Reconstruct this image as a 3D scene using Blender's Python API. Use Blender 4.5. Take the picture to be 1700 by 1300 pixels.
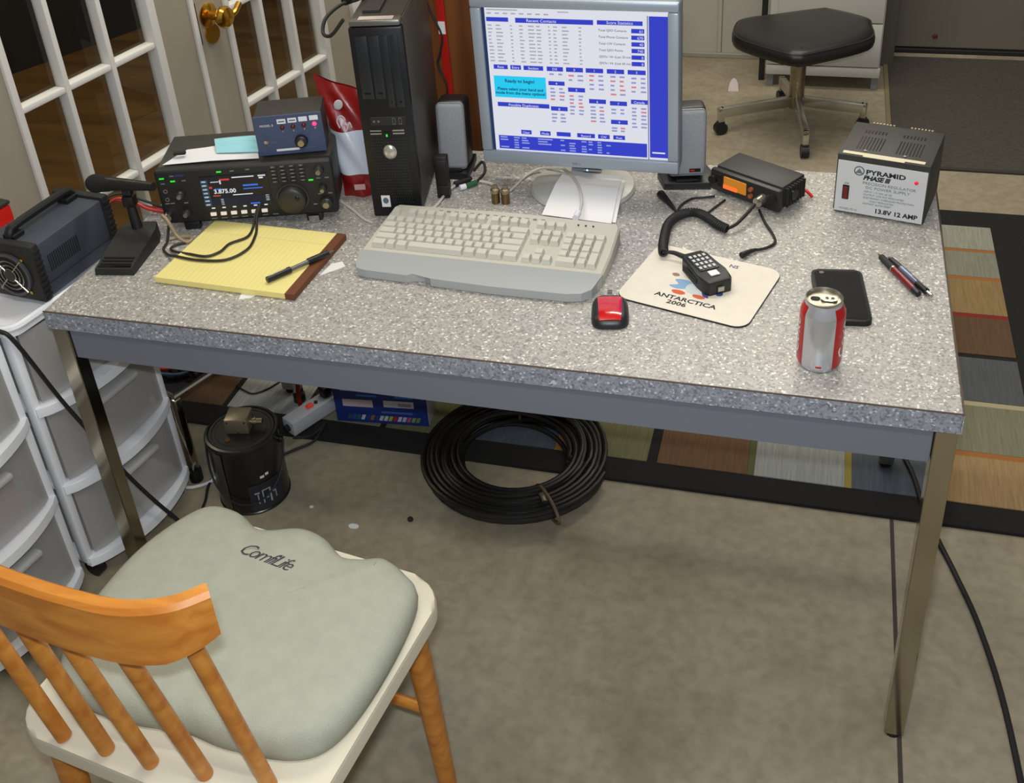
import bpy, bmesh, math, random
from mathutils import Vector, Matrix, Euler
random.seed(7)
for o in list(bpy.data.objects): bpy.data.objects.remove(o, do_unlink=True)
sc = bpy.context.scene
COL = sc.collection
R = math.radians

# ------------------------------------------------------------------ camera
cam = bpy.data.cameras.new('camera'); camo = bpy.data.objects.new('camera', cam); COL.objects.link(camo)
PITCH, YAW, ROLL = R(30.309), R(-17.160), R(-4.130)
fw = Vector((math.sin(YAW)*math.cos(PITCH), math.cos(YAW)*math.cos(PITCH), -math.sin(PITCH)))
rt = Vector((math.cos(YAW), -math.sin(YAW), 0)); up = rt.cross(fw)
c_, s_ = math.cos(ROLL), math.sin(ROLL)
r2, u2 = rt*c_ + up*s_, up*c_ - rt*s_
camo.matrix_world = Matrix(((r2.x, u2.x, -fw.x, 1.2849), (r2.y, u2.y, -fw.y, -1.3307), (r2.z, u2.z, -fw.z, 1.7749), (0, 0, 0, 1)))
cam.sensor_width = 36.0; cam.lens = 1827.7/1700*36.0
cam.shift_y = -250/1700
cam.clip_start = .02; cam.clip_end = 60
sc.camera = camo

# ------------------------------------------------------------------ light and exposure
world = bpy.data.worlds.new('world'); sc.world = world; world.use_nodes = True
bg = world.node_tree.nodes['Background']; bg.inputs[0].default_value = (.98, .96, .93, 1); bg.inputs[1].default_value = .20
def area(name, loc, rot, sx, sy, power, col=(1, .94, .82)):
    l = bpy.data.lights.new(name, 'AREA'); l.shape = 'RECTANGLE'; l.size = sx; l.size_y = sy; l.energy = power; l.color = col
    o = bpy.data.objects.new(name, l); COL.objects.link(o); o.location = loc; o.rotation_euler = rot
    return o
area('shop_light_near', (.55, .75, 2.45), (0, 0, 0), 1.2, .16, 14)
area('shop_light_middle', (.9, 1.75, 2.45), (0, 0, 0), 1.2, .16, 14)
area('shop_light_far', (1.5, 2.75, 2.45), (0, 0, 0), 1.2, .16, 12)
area('shop_light_front', (1.1, -.9, 2.45), (0, 0, 0), 1.2, .16, 12)
area('next_room_fill', (-1.6, 1.3, 2.3), (0, 0, 0), .5, .5, 11, (1, .86, .62))  # fill added to brighten the floor beyond the doors, no known fixture
fl = area('camera_flash', (1.26, -1.30, 1.83), camo.rotation_euler, .06, .03, 15, (.84, .91, 1.0))
fl.rotation_euler = camo.matrix_world.to_euler()
sc.view_settings.view_transform = 'Standard'; sc.view_settings.look = 'None'
sc.view_settings.gamma = 1.0; sc.view_settings.use_curve_mapping = False
sc.view_settings.exposure = 0.30

# ------------------------------------------------------------------ materials
def lin(v):
    v /= 255.0
    return v/12.92 if v <= .04045 else ((v+.055)/1.055)**2.4
def c3(t): return tuple(lin(x) for x in t) + (1.0,)
MATS = {}
def mat(name, col=(128, 128, 128), rough=.5, metal=0.0, var=0.0, scale=20, bump=0.0, bscale=60, emit=0.0, spec=.5, coat=0.0, col2=None, stretch=None):
    if name in MATS: return MATS[name]
    m = bpy.data.materials.new(name); m.use_nodes = True; nt = m.node_tree; b = nt.nodes['Principled BSDF']
    b.inputs['Base Color'].default_value = c3(col); b.inputs['Roughness'].default_value = rough
    b.inputs['Metallic'].default_value = metal; b.inputs['Specular IOR Level'].default_value = spec
    b.inputs['Coat Weight'].default_value = coat
    if emit:
        b.inputs['Emission Color'].default_value = c3(col); b.inputs['Emission Strength'].default_value = emit
    tc = None
    if var or bump:
        tc = nt.nodes.new('ShaderNodeTexCoord'); mp = nt.nodes.new('ShaderNodeMapping')
        nt.links.new(tc.outputs['Object'], mp.inputs[0])
        if stretch: mp.inputs['Scale'].default_value = stretch
    if var:
        n = nt.nodes.new('ShaderNodeTexNoise'); n.inputs['Scale'].default_value = scale; n.inputs['Detail'].default_value = 5
        nt.links.new(mp.outputs[0], n.inputs['Vector'])
        r = nt.nodes.new('ShaderNodeValToRGB'); lo, hi = c3(col), c3(col2 or col)
        k = var
        r.color_ramp.elements[0].position = .3; r.color_ramp.elements[1].position = .7
        if col2: r.color_ramp.elements[0].color = lo; r.color_ramp.elements[1].color = hi
        else:
            r.color_ramp.elements[0].color = tuple(x*(1-k) for x in lo[:3]) + (1,)
            r.color_ramp.elements[1].color = tuple(min(1, x*(1+k)) for x in lo[:3]) + (1,)
        nt.links.new(n.outputs['Fac'], r.inputs[0]); nt.links.new(r.outputs[0], b.inputs['Base Color'])
    if bump:
        n2 = nt.nodes.new('ShaderNodeTexNoise'); n2.inputs['Scale'].default_value = bscale; n2.inputs['Detail'].default_value = 3
        nt.links.new(mp.outputs[0], n2.inputs['Vector'])
        bp = nt.nodes.new('ShaderNodeBump'); bp.inputs['Strength'].default_value = bump; bp.inputs['Distance'].default_value = .002
        nt.links.new(n2.outputs['Fac'], bp.inputs['Height']); nt.links.new(bp.outputs[0], b.inputs['Normal'])
    MATS[name] = m
    return m

def glow(name, col, e):
    m = mat(name, col, .35, emit=e, spec=.3); m.node_tree.nodes['Principled BSDF'].inputs['Base Color'].default_value = (.01, .01, .012, 1); return m

def laminate(name, base, dark, light):
    m = bpy.data.materials.new(name); m.use_nodes = True; nt = m.node_tree; N = nt.nodes; L = nt.links; b = N['Principled BSDF']
    tc = N.new('ShaderNodeTexCoord')
    v1 = N.new('ShaderNodeTexVoronoi'); v1.inputs['Scale'].default_value = 300; v1.inputs['Randomness'].default_value = 1
    v2 = N.new('ShaderNodeTexVoronoi'); v2.inputs['Scale'].default_value = 170
    L.new(tc.outputs['Object'], v1.inputs['Vector']); L.new(tc.outputs['Object'], v2.inputs['Vector'])
    s1 = N.new('ShaderNodeSeparateColor'); L.new(v1.outputs['Color'], s1.inputs[0])
    r1 = N.new('ShaderNodeValToRGB'); r1.color_ramp.interpolation = 'CONSTANT'; cr = r1.color_ramp
    cr.elements[0].position = 0; cr.elements[0].color = c3(dark)
    cr.elements[1].position = .16; cr.elements[1].color = c3(base)
    e = cr.elements.new(.5); e.color = c3(tuple(x+9 for x in base))
    e = cr.elements.new(.72); e.color = c3(tuple(x-11 for x in base))
    e = cr.elements.new(.93); e.color = c3(light)
    L.new(s1.outputs[0], r1.inputs[0])
    s2 = N.new('ShaderNodeSeparateColor'); L.new(v2.outputs['Color'], s2.inputs[0])
    r2_ = N.new('ShaderNodeValToRGB'); r2_.color_ramp.interpolation = 'CONSTANT'
    r2_.color_ramp.elements[0].color = (.88, .88, .88, 1); r2_.color_ramp.elements[1].position = .3; r2_.color_ramp.elements[1].color = (1, 1, 1, 1)
    L.new(s2.outputs[1], r2_.inputs[0])
    mx = N.new('ShaderNodeMix'); mx.data_type = 'RGBA'; mx.blend_type = 'MULTIPLY'; mx.inputs[0].default_value = 1
    L.new(r1.outputs[0], mx.inputs[6]); L.new(r2_.outputs[0], mx.inputs[7]); L.new(mx.outputs[2], b.inputs['Base Color'])
    b.inputs['Roughness'].default_value = .38
    MATS[name] = m
    return m

def concrete(name):
    m = bpy.data.materials.new(name); m.use_nodes = True; nt = m.node_tree; N = nt.nodes; L = nt.links; b = N['Principled BSDF']
    tc = N.new('ShaderNodeTexCoord')
    n1 = N.new('ShaderNodeTexNoise'); n1.inputs['Scale'].default_value = 2.2; n1.inputs['Detail'].default_value = 8; n1.inputs['Roughness'].default_value = .65
    n2 = N.new('ShaderNodeTexNoise'); n2.inputs['Scale'].default_value = 38; n2.inputs['Detail'].default_value = 6
    L.new(tc.outputs['Object'], n1.inputs['Vector']); L.new(tc.outputs['Object'], n2.inputs['Vector'])
    r = N.new('ShaderNodeValToRGB'); cr = r.color_ramp
    cr.elements[0].position = .25; cr.elements[0].color = c3((128, 114, 90)); cr.elements[1].position = .75; cr.elements[1].color = c3((178, 168, 146))
    e = cr.elements.new(.5); e.color = c3((158, 147, 124))
    L.new(n1.outputs['Fac'], r.inputs[0])
    r2_ = N.new('ShaderNodeValToRGB'); r2_.color_ramp.elements[0].position = .3; r2_.color_ramp.elements[0].color = (.8, .8, .8, 1); r2_.color_ramp.elements[1].position = .62
    L.new(n2.outputs['Fac'], r2_.inputs[0])
    mx = N.new('ShaderNodeMix'); mx.data_type = 'RGBA'; mx.blend_type = 'MULTIPLY'; mx.inputs[0].default_value = 1
    L.new(r.outputs[0], mx.inputs[6]); L.new(r2_.outputs[0], mx.inputs[7]); L.new(mx.outputs[2], b.inputs['Base Color'])
    b.inputs['Roughness'].default_value = .7
    MATS[name] = m
    return m

def woodmat(name, a, bcol, sc_=(30, 30, 1.5), rough=.45):
    m = bpy.data.materials.new(name); m.use_nodes = True; nt = m.node_tree; N = nt.nodes; L = nt.links; b = N['Principled BSDF']
    tc = N.new('ShaderNodeTexCoord'); mp = N.new('ShaderNodeMapping'); mp.inputs['Scale'].default_value = sc_
    L.new(tc.outputs['Object'], mp.inputs[0])
    n1 = N.new('ShaderNodeTexNoise'); n1.inputs['Scale'].default_value = 1.0; n1.inputs['Detail'].default_value = 6; n1.inputs['Distortion'].default_value = .6
    L.new(mp.outputs[0], n1.inputs['Vector'])
    r = N.new('ShaderNodeValToRGB'); r.color_ramp.elements[0].position = .32; r.color_ramp.elements[0].color = c3(a)
    r.color_ramp.elements[1].position = .68; r.color_ramp.elements[1].color = c3(bcol)
    L.new(n1.outputs['Fac'], r.inputs[0]); L.new(r.outputs[0], b.inputs['Base Color']); b.inputs['Roughness'].default_value = rough
    MATS[name] = m
    return m

def glassmat(name, tint=(.9, .92, .9), transp=.9, rough=0.0):
    m = bpy.data.materials.new(name); m.use_nodes = True; nt = m.node_tree; N = nt.nodes; L = nt.links
    N.remove(N['Principled BSDF']); out = N['Material Output']
    t = N.new('ShaderNodeBsdfTransparent'); t.inputs[0].default_value = (*tint, 1)
    g = N.new('ShaderNodeBsdfGlossy'); g.inputs['Roughness'].default_value = rough
    f = N.new('ShaderNodeFresnel'); f.inputs[0].default_value = 1.5
    mx = N.new('ShaderNodeMixShader'); 
    ge = N.new('ShaderNodeNewGeometry'); iv = N.new('ShaderNodeMath'); iv.operation = 'SUBTRACT'; iv.inputs[0].default_value = 1.0; L.new(ge.outputs['Backfacing'], iv.inputs[1])
    mu = N.new('ShaderNodeMath'); mu.operation = 'MULTIPLY'; L.new(f.outputs[0], mu.inputs[0]); L.new(iv.outputs[0], mu.inputs[1])
    L.new(mu.outputs[0], mx.inputs[0]); L.new(t.outputs[0], mx.inputs[1]); L.new(g.outputs[0], mx.inputs[2])
    L.new(mx.outputs[0], out.inputs[0]); MATS[name] = m
    return m

def cloudy_plastic(name, col, transp):
    m = bpy.data.materials.new(name); m.use_nodes = True; nt = m.node_tree; N = nt.nodes; L = nt.links
    b = N['Principled BSDF']; out = N['Material Output']
    b.inputs['Base Color'].default_value = c3(col); b.inputs['Roughness'].default_value = .35
    t = N.new('ShaderNodeBsdfTransparent'); t.inputs[0].default_value = (.9, .9, .9, 1)
    mx = N.new('ShaderNodeMixShader'); mx.inputs[0].default_value = transp
    L.new(b.outputs[0], mx.inputs[1]); L.new(t.outputs[0], mx.inputs[2]); L.new(mx.outputs[0], out.inputs[0]); MATS[name] = m
    return m

def weave(name, col, amp=.16):
    return mat(name, col, .95, 0, amp, 1.0, .4, 1.0, stretch=(240, 14, 60))

LAM = laminate('desk_laminate', (168, 164, 157), (138, 135, 131), (220, 217, 208))
CONC = concrete('concrete')
WOOD = woodmat('brown_wood', (84, 46, 16), (122, 72, 30), (28, 28, 1.4))
OAK = woodmat('honey_oak', (176, 104, 34), (205, 138, 56), (10, 40, 40), .35)
TANFLOOR = woodmat('brown_plywood', (96, 66, 30), (128, 92, 44), (1.2, 9, 9), .6)
GLASS = glassmat('pane_glass')
APRON = mat('grey_enamel', (112, 117, 128), .5, .1)
CHROME = mat('chrome', (200, 198, 192), .12, 1.0)
BRUSHED = mat('brushed_metal', (150, 142, 122), .28, 1.0, .12, 60)
WHITEP = mat('white_plastic', (226, 226, 228), .45)
WHITEPAINT = mat('white_paint', (214, 212, 206), .5)
BEIGEPAINT = mat('beige_paint', (150, 142, 126), .55, 0, .04, 3)
BLACKP = mat('black_plastic', (22, 22, 24), .42)
BLACKM = mat('black_matte', (26, 26, 25), .75)
BLACKG = mat('black_gloss', (12, 12, 14), .18)
RUBBER = mat('black_rubber', (24, 24, 24), .6)
KBODY = mat('keyboard_beige', (188, 184, 170), .55)
KPALM = mat('keyboard_grey', (158, 161, 160), .5)
KEYM = mat('key_cream', (198, 195, 182), .5)
SILVERP = mat('silver_plastic', (158, 168, 178), .38, .25)
PAPER = mat('white_paper', (228, 226, 222), .8)
BRASS = mat('brass', (212, 160, 62), .22, 1.0)
STEEL = mat('steel', (170, 168, 160), .28, 1.0)
PRINTW = mat('white_print', (225, 225, 225), .6)
PRINTB = mat('black_print', (22, 22, 24), .6)
PRINTG = mat('grey_print', (110, 112, 118), .6)
RED = mat('red_plastic', (196, 26, 18), .4)
REDW = mat('red_wire', (170, 30, 22), .45)
REDLIGHT = mat('red_lamp', (255, 60, 110), .4, emit=.9)
REDDARK = mat('dark_red_lens', (96, 12, 26), .3)
GREENLIGHT = mat('green_lamp', (40, 200, 50), .4, emit=.55)
FABRICG = mat('grey_green_fabric', (164, 166, 150), .95, 0, .05, 40, .5, 500)

# ------------------------------------------------------------------ mesh helpers
class B:
    def __init__(s): s.bm = bmesh.new()
    def _mv(s, vs, M):
        for v in vs: v.co = M @ v.co
    def box(s, x0, x1, y0, y1, z0, z1, bev=0.0, seg=2, M=None):
        r = bmesh.ops.create_cube(s.bm, size=1.0); vs = r['verts']
        for v in vs:
            v.co = Vector((x0+(v.co.x+.5)*(x1-x0), y0+(v.co.y+.5)*(y1-y0), z0+(v.co.z+.5)*(z1-z0)))
        if bev > 0:
            es = list({e for v in vs for e in v.link_edges})
            rr = bmesh.ops.bevel(s.bm, geom=es, offset=bev, segments=seg, affect='EDGES', profile=.5)
            vs = list({v for f in rr['faces'] for v in f.verts} | {v for v in vs if v.is_valid})
        if M: s._mv(vs, M)
        return s
    def cyl(s, p0, p1, r, seg=20, r2=None, cap=True):
        p0, p1 = Vector(p0), Vector(p1); d = p1-p0
        q = d.to_track_quat('Z', 'Y').to_matrix().to_4x4()
        M = Matrix.Translation((p0+p1)/2) @ q
        bmesh.ops.create_cone(s.bm, cap_ends=cap, segments=seg, radius1=r, radius2=r if r2 is None else r2, depth=d.length, matrix=M)
        return s
    def sph(s, c, r, seg=16, scale=(1, 1, 1)):
        M = Matrix.Translation(Vector(c)) @ Matrix.Diagonal((*scale, 1))
        bmesh.ops.create_uvsphere(s.bm, u_segments=seg, v_segments=max(6, seg//2), radius=r, matrix=M)
        return s
    def lathe(s, prof, seg=32, c=(0, 0, 0), a0=0.0, a1=2*math.pi, close=True):
        full = abs(a1-a0-2*math.pi) < 1e-6
        n = seg if full else seg+1; rings = []
        for r, z in prof:
            ring = []
            for i in range(n):
                a = a0+(a1-a0)*i/seg
                ring.append(s.bm.verts.new((c[0]+r*math.cos(a), c[1]+r*math.sin(a), c[2]+z)))
            rings.append(ring)
        for a, b in zip(rings, rings[1:]):
            for i in range(n if full else n-1):
                j = (i+1) % n
                s.bm.faces.new((a[i], a[j], b[j], b[i]))
        if full and close:
            if prof[0][0] > 1e-5: s.bm.faces.new(rings[0][::-1])
            if prof[-1][0] > 1e-5: s.bm.faces.new(rings[-1])
        return s
    def prism(s, poly, z0, z1, bev=0.0):
        a = [s.bm.verts.new((x, y, z0)) for x, y in poly]; b = [s.bm.verts.new((x, y, z1)) for x, y in poly]
        n = len(poly); top = s.bm.faces.new(b); s.bm.faces.new(a[::-1])
        for i in range(n):
            j = (i+1) % n; s.bm.faces.new((a[i], a[j], b[j], b[i]))
        if bev > 0:
            bmesh.ops.bevel(s.bm, geom=list(top.edges), offset=bev, segments=2, affect='EDGES', profile=.5)
        return s
    def tube(s, pts, r, seg=8, closed=False, smooth=6, radii=None):
        P = [Vector(p) for p in pts]
        if smooth > 1 and len(P) > 2:
            Q = []; n = len(P)
            for i in range(n if closed else n-1):
                p0 = P[(i-1) % n] if (closed or i > 0) else P[0]*2-P[1]
                p1, p2 = P[i], P[(i+1) % n]
                p3 = P[(i+2) % n] if (closed or i+2 < n) else P[-1]*2-P[-2]
                for k in range(smooth):
                    t = k/smooth
                    Q.append(.5*((2*p1)+(p2-p0)*t+(2*p0-5*p1+4*p2-p3)*t*t+(3*p1-p0-3*p2+p3)*t**3))
            if not closed: Q.append(P[-1])
            P = Q
        n = len(P); rings = []; prev = None
        for i, p in enumerate(P):
            d = (P[(i+1) % n]-P[i-1]) if closed else (P[min(i+1, n-1)]-P[max(i-1, 0)])
            if d.length < 1e-9: d = Vector((0, 0, 1))
            d.normalize()
            if prev is None:
                a = Vector((0, 0, 1)) if abs(d.z) < .9 else Vector((1, 0, 0)); u = d.cross(a).normalized()
            else:
                u = (prev-d*prev.dot(d))
                u = u.normalized() if u.length > 1e-6 else d.orthogonal().normalized()
            prev = u; v = d.cross(u); rr = r if radii is None else radii(i/(n-1))
            rings.append([s.bm.verts.new(p+(u*math.cos(2*math.pi*k/seg)+v*math.sin(2*math.pi*k/seg))*rr) for k in range(seg)])
        for i in range(n if closed else n-1):
            a, b = rings[i], rings[(i+1) % n]
            for k in range(seg):
                l = (k+1) % seg; s.bm.faces.new((a[k], a[l], b[l], b[k]))
        if not closed:
            s.bm.faces.new(rings[0][::-1]); s.bm.faces.new(rings[-1])
        return s
    def quad(s, *ps):
        s.bm.faces.new([s.bm.verts.new(p) for p in ps]); return s
    def grid(s, f, nu, nv, thick=None):
        V = [[s.bm.verts.new(f(i/nu, j/nv)) for j in range(nv+1)] for i in range(nu+1)]
        for i in range(nu):
            for j in range(nv): s.bm.faces.new((V[i][j], V[i+1][j], V[i+1][j+1], V[i][j+1]))
        if thick:
            bmesh.ops.recalc_face_normals(s.bm, faces=s.bm.faces)
            bmesh.ops.solidify(s.bm, geom=list(s.bm.faces), thickness=thick)
        return s
    def mesh(s, name):
        bmesh.ops.recalc_face_normals(s.bm, faces=s.bm.faces)
        me = bpy.data.meshes.new(name); s.bm.to_mesh(me); s.bm.free(); return me
    def build(s, name, m, parent=None, smooth=False, loc=None, rot=None, angle=35):
        me = s.mesh(name); me.materials.append(m)
        if smooth: me.polygons.foreach_set('use_smooth', [True]*len(me.polygons)); me.set_sharp_from_angle(angle=R(angle))
        return link(name, me, parent, loc, rot)

def link(name, me, parent=None, loc=None, rot=None):
    o = bpy.data.objects.new(name, me); COL.objects.link(o); o.parent = parent
    if loc is not None: o.location = loc
    if rot is not None: o.rotation_euler = rot
    return o
def T(name, label, cat, loc=(0, 0, 0), rz=0.0, group=None, rot=None):
    o = bpy.data.objects.new(name, None); COL.objects.link(o); o.location = loc; o.empty_display_size = .02
    o.rotation_euler = rot if rot else (0, 0, rz); o['label'] = label; o['category'] = cat
    if group: o['group'] = group
    return o
def tag(o, label, cat, group=None):
    o['label'] = label; o['category'] = cat
    if group: o['group'] = group
    return o
def struct(o): o['kind'] = 'structure'; return o
def SE(name, loc=(0, 0, 0), rz=0.0):
    o = bpy.data.objects.new(name, None); COL.objects.link(o); o.location = loc; o.rotation_euler = (0, 0, rz); o.empty_display_size = .02
    o['kind'] = 'structure'; return o

def text_mesh(s, size, ext=.0002, shear=0.0, align='LEFT', spacing=1.0, bold=0.0):
    cu = bpy.data.curves.new('lettering', 'FONT'); cu.body = s; cu.size = size; cu.extrude = ext; cu.shear = shear
    cu.align_x = align; cu.space_character = spacing; cu.offset = bold; cu.resolution_u = 2
    o = bpy.data.objects.new('lettering', cu); COL.objects.link(o)
    bpy.context.view_layer.update()
    me = bpy.data.meshes.new_from_object(o.evaluated_get(bpy.context.evaluated_depsgraph_get()))
    bpy.data.objects.remove(o, do_unlink=True); return me
FRONT = (math.pi/2, 0, 0)          # text standing upright, read from -y
def txt(s, size, m, parent, loc, rot=FRONT, name='lettering', sx=1.0, **k):
    me = text_mesh(s, size, **k); me.materials.clear(); me.materials.append(m)
    o = link(name, me, parent, loc, rot); o.scale = (sx, 1, 1); return o
def rrect(w, d, r, n=6, cx=0, cy=0):
    pts = []
    for sx, sy, a in ((1, 1, 0), (-1, 1, 90), (-1, -1, 180), (1, -1, 270)):
        for i in range(n+1):
            t = R(a+90*i/n); pts.append((cx+sx*(w/2-r)+r*math.cos(t), cy+sy*(d/2-r)+r*math.sin(t)))
    return pts
def catmull(pts, n=8):
    P = [Vector(p) for p in pts]; Q = []; m = len(P)
    for i in range(m):
        p0, p1, p2, p3 = P[i-1], P[i], P[(i+1) % m], P[(i+2) % m]
        for k in range(n):
            t = k/n; Q.append(.5*((2*p1)+(p2-p0)*t+(2*p0-5*p1+4*p2-p3)*t*t+(3*p1-p0-3*p2+p3)*t**3))
    return Q
H = .737          # desk height

# ================================================================== THE SETTING
fl_o = struct(B().box(-.62, 4.2, -2.6, 3.6, -.06, 0).build('floor', CONC))
B().box(1.514, 1.522, -2.4, .55, -.001, .0008).build('floor_joint', mat('joint_dark', (70, 62, 58), .9), fl_o)
B().prism([(x*.012+.365, y*.007+.292) for x, y in rrect(2, 2, .9)], -.001, .0012).build('paint_spot', PRINTW, fl_o)
B().prism([(x*.005+.245, y*.004+.33) for x, y in rrect(2, 2, .9)], -.001, .0012).build('paint_spot', PRINTW, fl_o)

# left wall with the double french door, turned 11 degrees from the desk
WA = R(-11); W0 = (-.47, 0, 0)
wl = SE('wall_left', W0, WA)
B().box(-.10, 0, -2.0, .355, 0, 2.5).build('wall_panel', BEIGEPAINT, wl)
B().box(-.10, 0, 1.80, 2.75, 0, 2.5).build('wall_panel', BEIGEPAINT, wl)
B().box(-.10, 0, .355, 1.80, 1.96, 2.5).build('wall_panel', BEIGEPAINT, wl)
tr = SE('trim_1', W0, WA)
B().box(-.10, .012, .335, .385, 0, 1.97, .004).build('casing', WHITEPAINT, tr)
B().box(-.10, .012, 1.765, 1.815, 0, 1.97, .004).build('casing', WHITEPAINT, tr)
B().box(-.10, .012, .335, 1.815, 1.93, 1.98, .004).build('casing', WHITEPAINT, tr)
pane_meshes = {}
def french(name, s0, s1, g):
    d = SE(name, W0, WA); z0, z1 = .012, 1.93; zb = .319; zr = .279
    rows = [zb+zr*i for i in range(6)]
    gl, gr = g[0], g[-1]
    B().box(-.045, -.002, s0, gl, z0, z1, .002).build('stile', BEIGEPAINT, d)
    B().box(-.045, -.002, gr, s1, z0, z1, .002).build('stile', BEIGEPAINT, d)
    B().box(-.045, -.002, gl, gr, z0, rows[0], .002).build('rail', BEIGEPAINT, d)
    B().box(-.045, -.002, gl, gr, rows[-1], z1, .002).build('rail', BEIGEPAINT, d)
    w = .0075; wt = {gl: .009, gr: .013}
    for s in (gl, gr): B().box(-.030, .006, s-wt[s], s+wt[s], rows[0]-.010, rows[-1]+.010, .003).build('glazing_trim', WHITEPAINT, d, True)
    for z in (rows[0], rows[-1]): B().box(-.030, .006, gl+.009, gr-.013, z-.010, z+.010, .003).build('glazing_trim', WHITEPAINT, d, True)
    for s in g[1:-1]: B().box(-.028, .004, s-w, s+w, rows[0]+.010, rows[-1]-.010, .003).build('muntin', WHITEPAINT, d, True)
    for z in rows[1:-1]:
        for a, b in zip(g, g[1:]):
            B().box(-.027, .003, a+(.009 if a == gl else w), b-(.013 if b == gr else w), z-w, z+w, .003).build('muntin', WHITEPAINT, d, True)
    for a, b in zip(g, g[1:]):
        for za, zb_ in zip(rows, rows[1:]):
            k = (round(b-a, 3),)
            if k not in pane_meshes:
                me = B().box(-.002, .002, -(b-a)/2, (b-a)/2, -zr/2, zr/2).mesh('pane'); me.materials.append(GLASS); pane_meshes[k] = me
            link('pane', pane_meshes[k], d, (-.022, (a+b)/2, (za+zb_)/2))
    return d
d1 = french('door_1', .388, 1.078, [.507, .648, .792, .948])
d2 = french('door_2', 1.092, 1.762, [1.213, 1.350, 1.480, 1.620])
B().box(-.03, .006, 1.078, 1.093, .012, 1.93, .003).build('astragal', WHITEPAINT, d2)
kn = B().lathe([(0, 0), (.032, 0), (.033, .004), (.026, .008), (.012, .012), (.010, .034), (.018, .038), (.027, .048), (.029, .058), (.024, .067), (.012, .072), (0, .073)], 24).build('knob', BRASS, d2, True, (-.002, 1.142, .885), (0, math.pi/2, 0))
B().tube([(.045, 0, .0), (.05, .02, -.006), (.05, .045, -.004), (.046, .075, .012)], .008, 10).build('lever', BRASS, d2, True, (-.002, 1.142, .885))
B().cyl((-.002, 0, 0), (.006, 0, 0), .026, 20).build('rose', BRASS, d2, True, (-.002, 1.142, .835))
B().box(-.002, .003, 1.088, 1.098, .82, .93).build('latch_plate', mat('dark_bronze', (60, 46, 30), .4, .6), d2)

# what lies beyond the glass
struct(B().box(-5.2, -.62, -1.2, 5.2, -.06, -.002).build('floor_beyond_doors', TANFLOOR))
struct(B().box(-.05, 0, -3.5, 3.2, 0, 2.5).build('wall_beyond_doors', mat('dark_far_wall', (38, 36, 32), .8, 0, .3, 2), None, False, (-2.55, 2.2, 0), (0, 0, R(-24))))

# back wall of ribbed white metal
wb = SE('wall_back', (0, 3.24, 0))
RIBW = mat('white_metal_siding', (178, 174, 164), .5, .0, .03, 2)
x = -.1; i = 0
while x < 1.52:
    B().box(x, min(x+.226, 1.53), 0, .03, .02, 2.5).build('siding_panel', RIBW, wb)
    if x+.244 < 1.53: B().box(x+.2265, x+.244, -.014, .03, .02, 2.5, .005).build('rib', RIBW, wb)
    x += .245
B().box(-.1, 1.53, -.022, .03, 0, .022, .003).build('base_flashing', mat('flashing', (160, 156, 146), .45, .2), wb)
struct(B().box(1.53, 1.585, 3.20, 3.45, 0, 2.5, .004).build('trim_2', mat('jamb_grey', (92, 86, 76), .6)))
gd = SE('door_3', (0, 3.37, 0))
GDM = mat('garage_door_paint', (112, 106, 94), .55, 0, .05, 3)
for k in range(4): B().box(1.587, 4.2, 0, .05, .022+k*.53, .545+k*.53, .006).build('door_section', GDM, gd)
B().box(1.587, 4.2, -.012, .05, 0, .02, .004).build('bottom_seal', RUBBER, gd)
B().sph((1.75, -.004, .075), .012, 10, (1, .4, .8)).build('rust_spot', mat('rust', (84, 44, 24), .8), gd)

# carpet mat in front of the garage door
mt = T('carpet_mat', 'dark grey carpet mat on the floor before the garage door', 'mat', (0, 0, 0))
MATM = mat('mat_pile', (72, 68, 60), .98, 0, .22, 90, .6, 300)
B().box(1.565, 3.3, 2.275, 3.30, 0, .008, .003).build('pile', MATM, mt)
B().box(1.548, 1.5645, 2.262, 3.30, 0, .007).build('edging', mat('mat_edge', (128, 116, 88), .8), mt)
B().box(1.5645, 3.3, 2.258, 2.2745, 0, .007).build('edging', mat('mat_edge2', (58, 54, 48), .9), mt)

# ------------------------------------------------------------------ patchwork rug
rug = T('area_rug', 'patchwork rug of muted coloured blocks with a wide black border', 'rug', (0, 0, 0))
RUGB = mat('rug_black', (26, 24, 22), .98, 0, .2, 200, .6, 500)
B().prism([(-.335, .548), (1.955, .548), (1.955, 1.965), (-.06, 1.965)], 0, .008, .002).build('rug_ground', RUGB, rug)
RC = dict(tan=(150, 122, 84), olive=(120, 118, 94), slate=(80, 82, 84), brown=(92, 68, 46), gold=(138, 114, 74), sage=(128, 128, 112), pale=(144, 144, 130),
          green=(106, 104, 72), blue=(76, 82, 90), grey=(146, 148, 144), rust=(102, 74, 50))
RM = {k: weave('rug_'+k, v) for k, v in RC.items()}
STR = {k: mat('rugline_'+k, v, .95) for k, v in dict(orange=(152, 98, 46), cream=(168, 158, 126), black=(30, 26, 22), red=(126, 34, 26), yellow=(140, 128, 56), moss=(84, 88, 50)).items()}
cx_ = [-.305, -.135, .085, .305, .53, .752, .975, 1.205, 1.42, 1.62, 1.838]
cy_ = [.615, .79, .98, 1.18, 1.37, 1.563, 1.72, 1.875]
lastc = ['tan', 'olive', 'slate', 'brown', 'gold', 'sage', 'pale']
row0 = ['brown', 'grey', 'olive', 'green', 'blue', 'green', 'rust', 'grey', 'blue', 'tan']
keys_ = list(RC)
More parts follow.
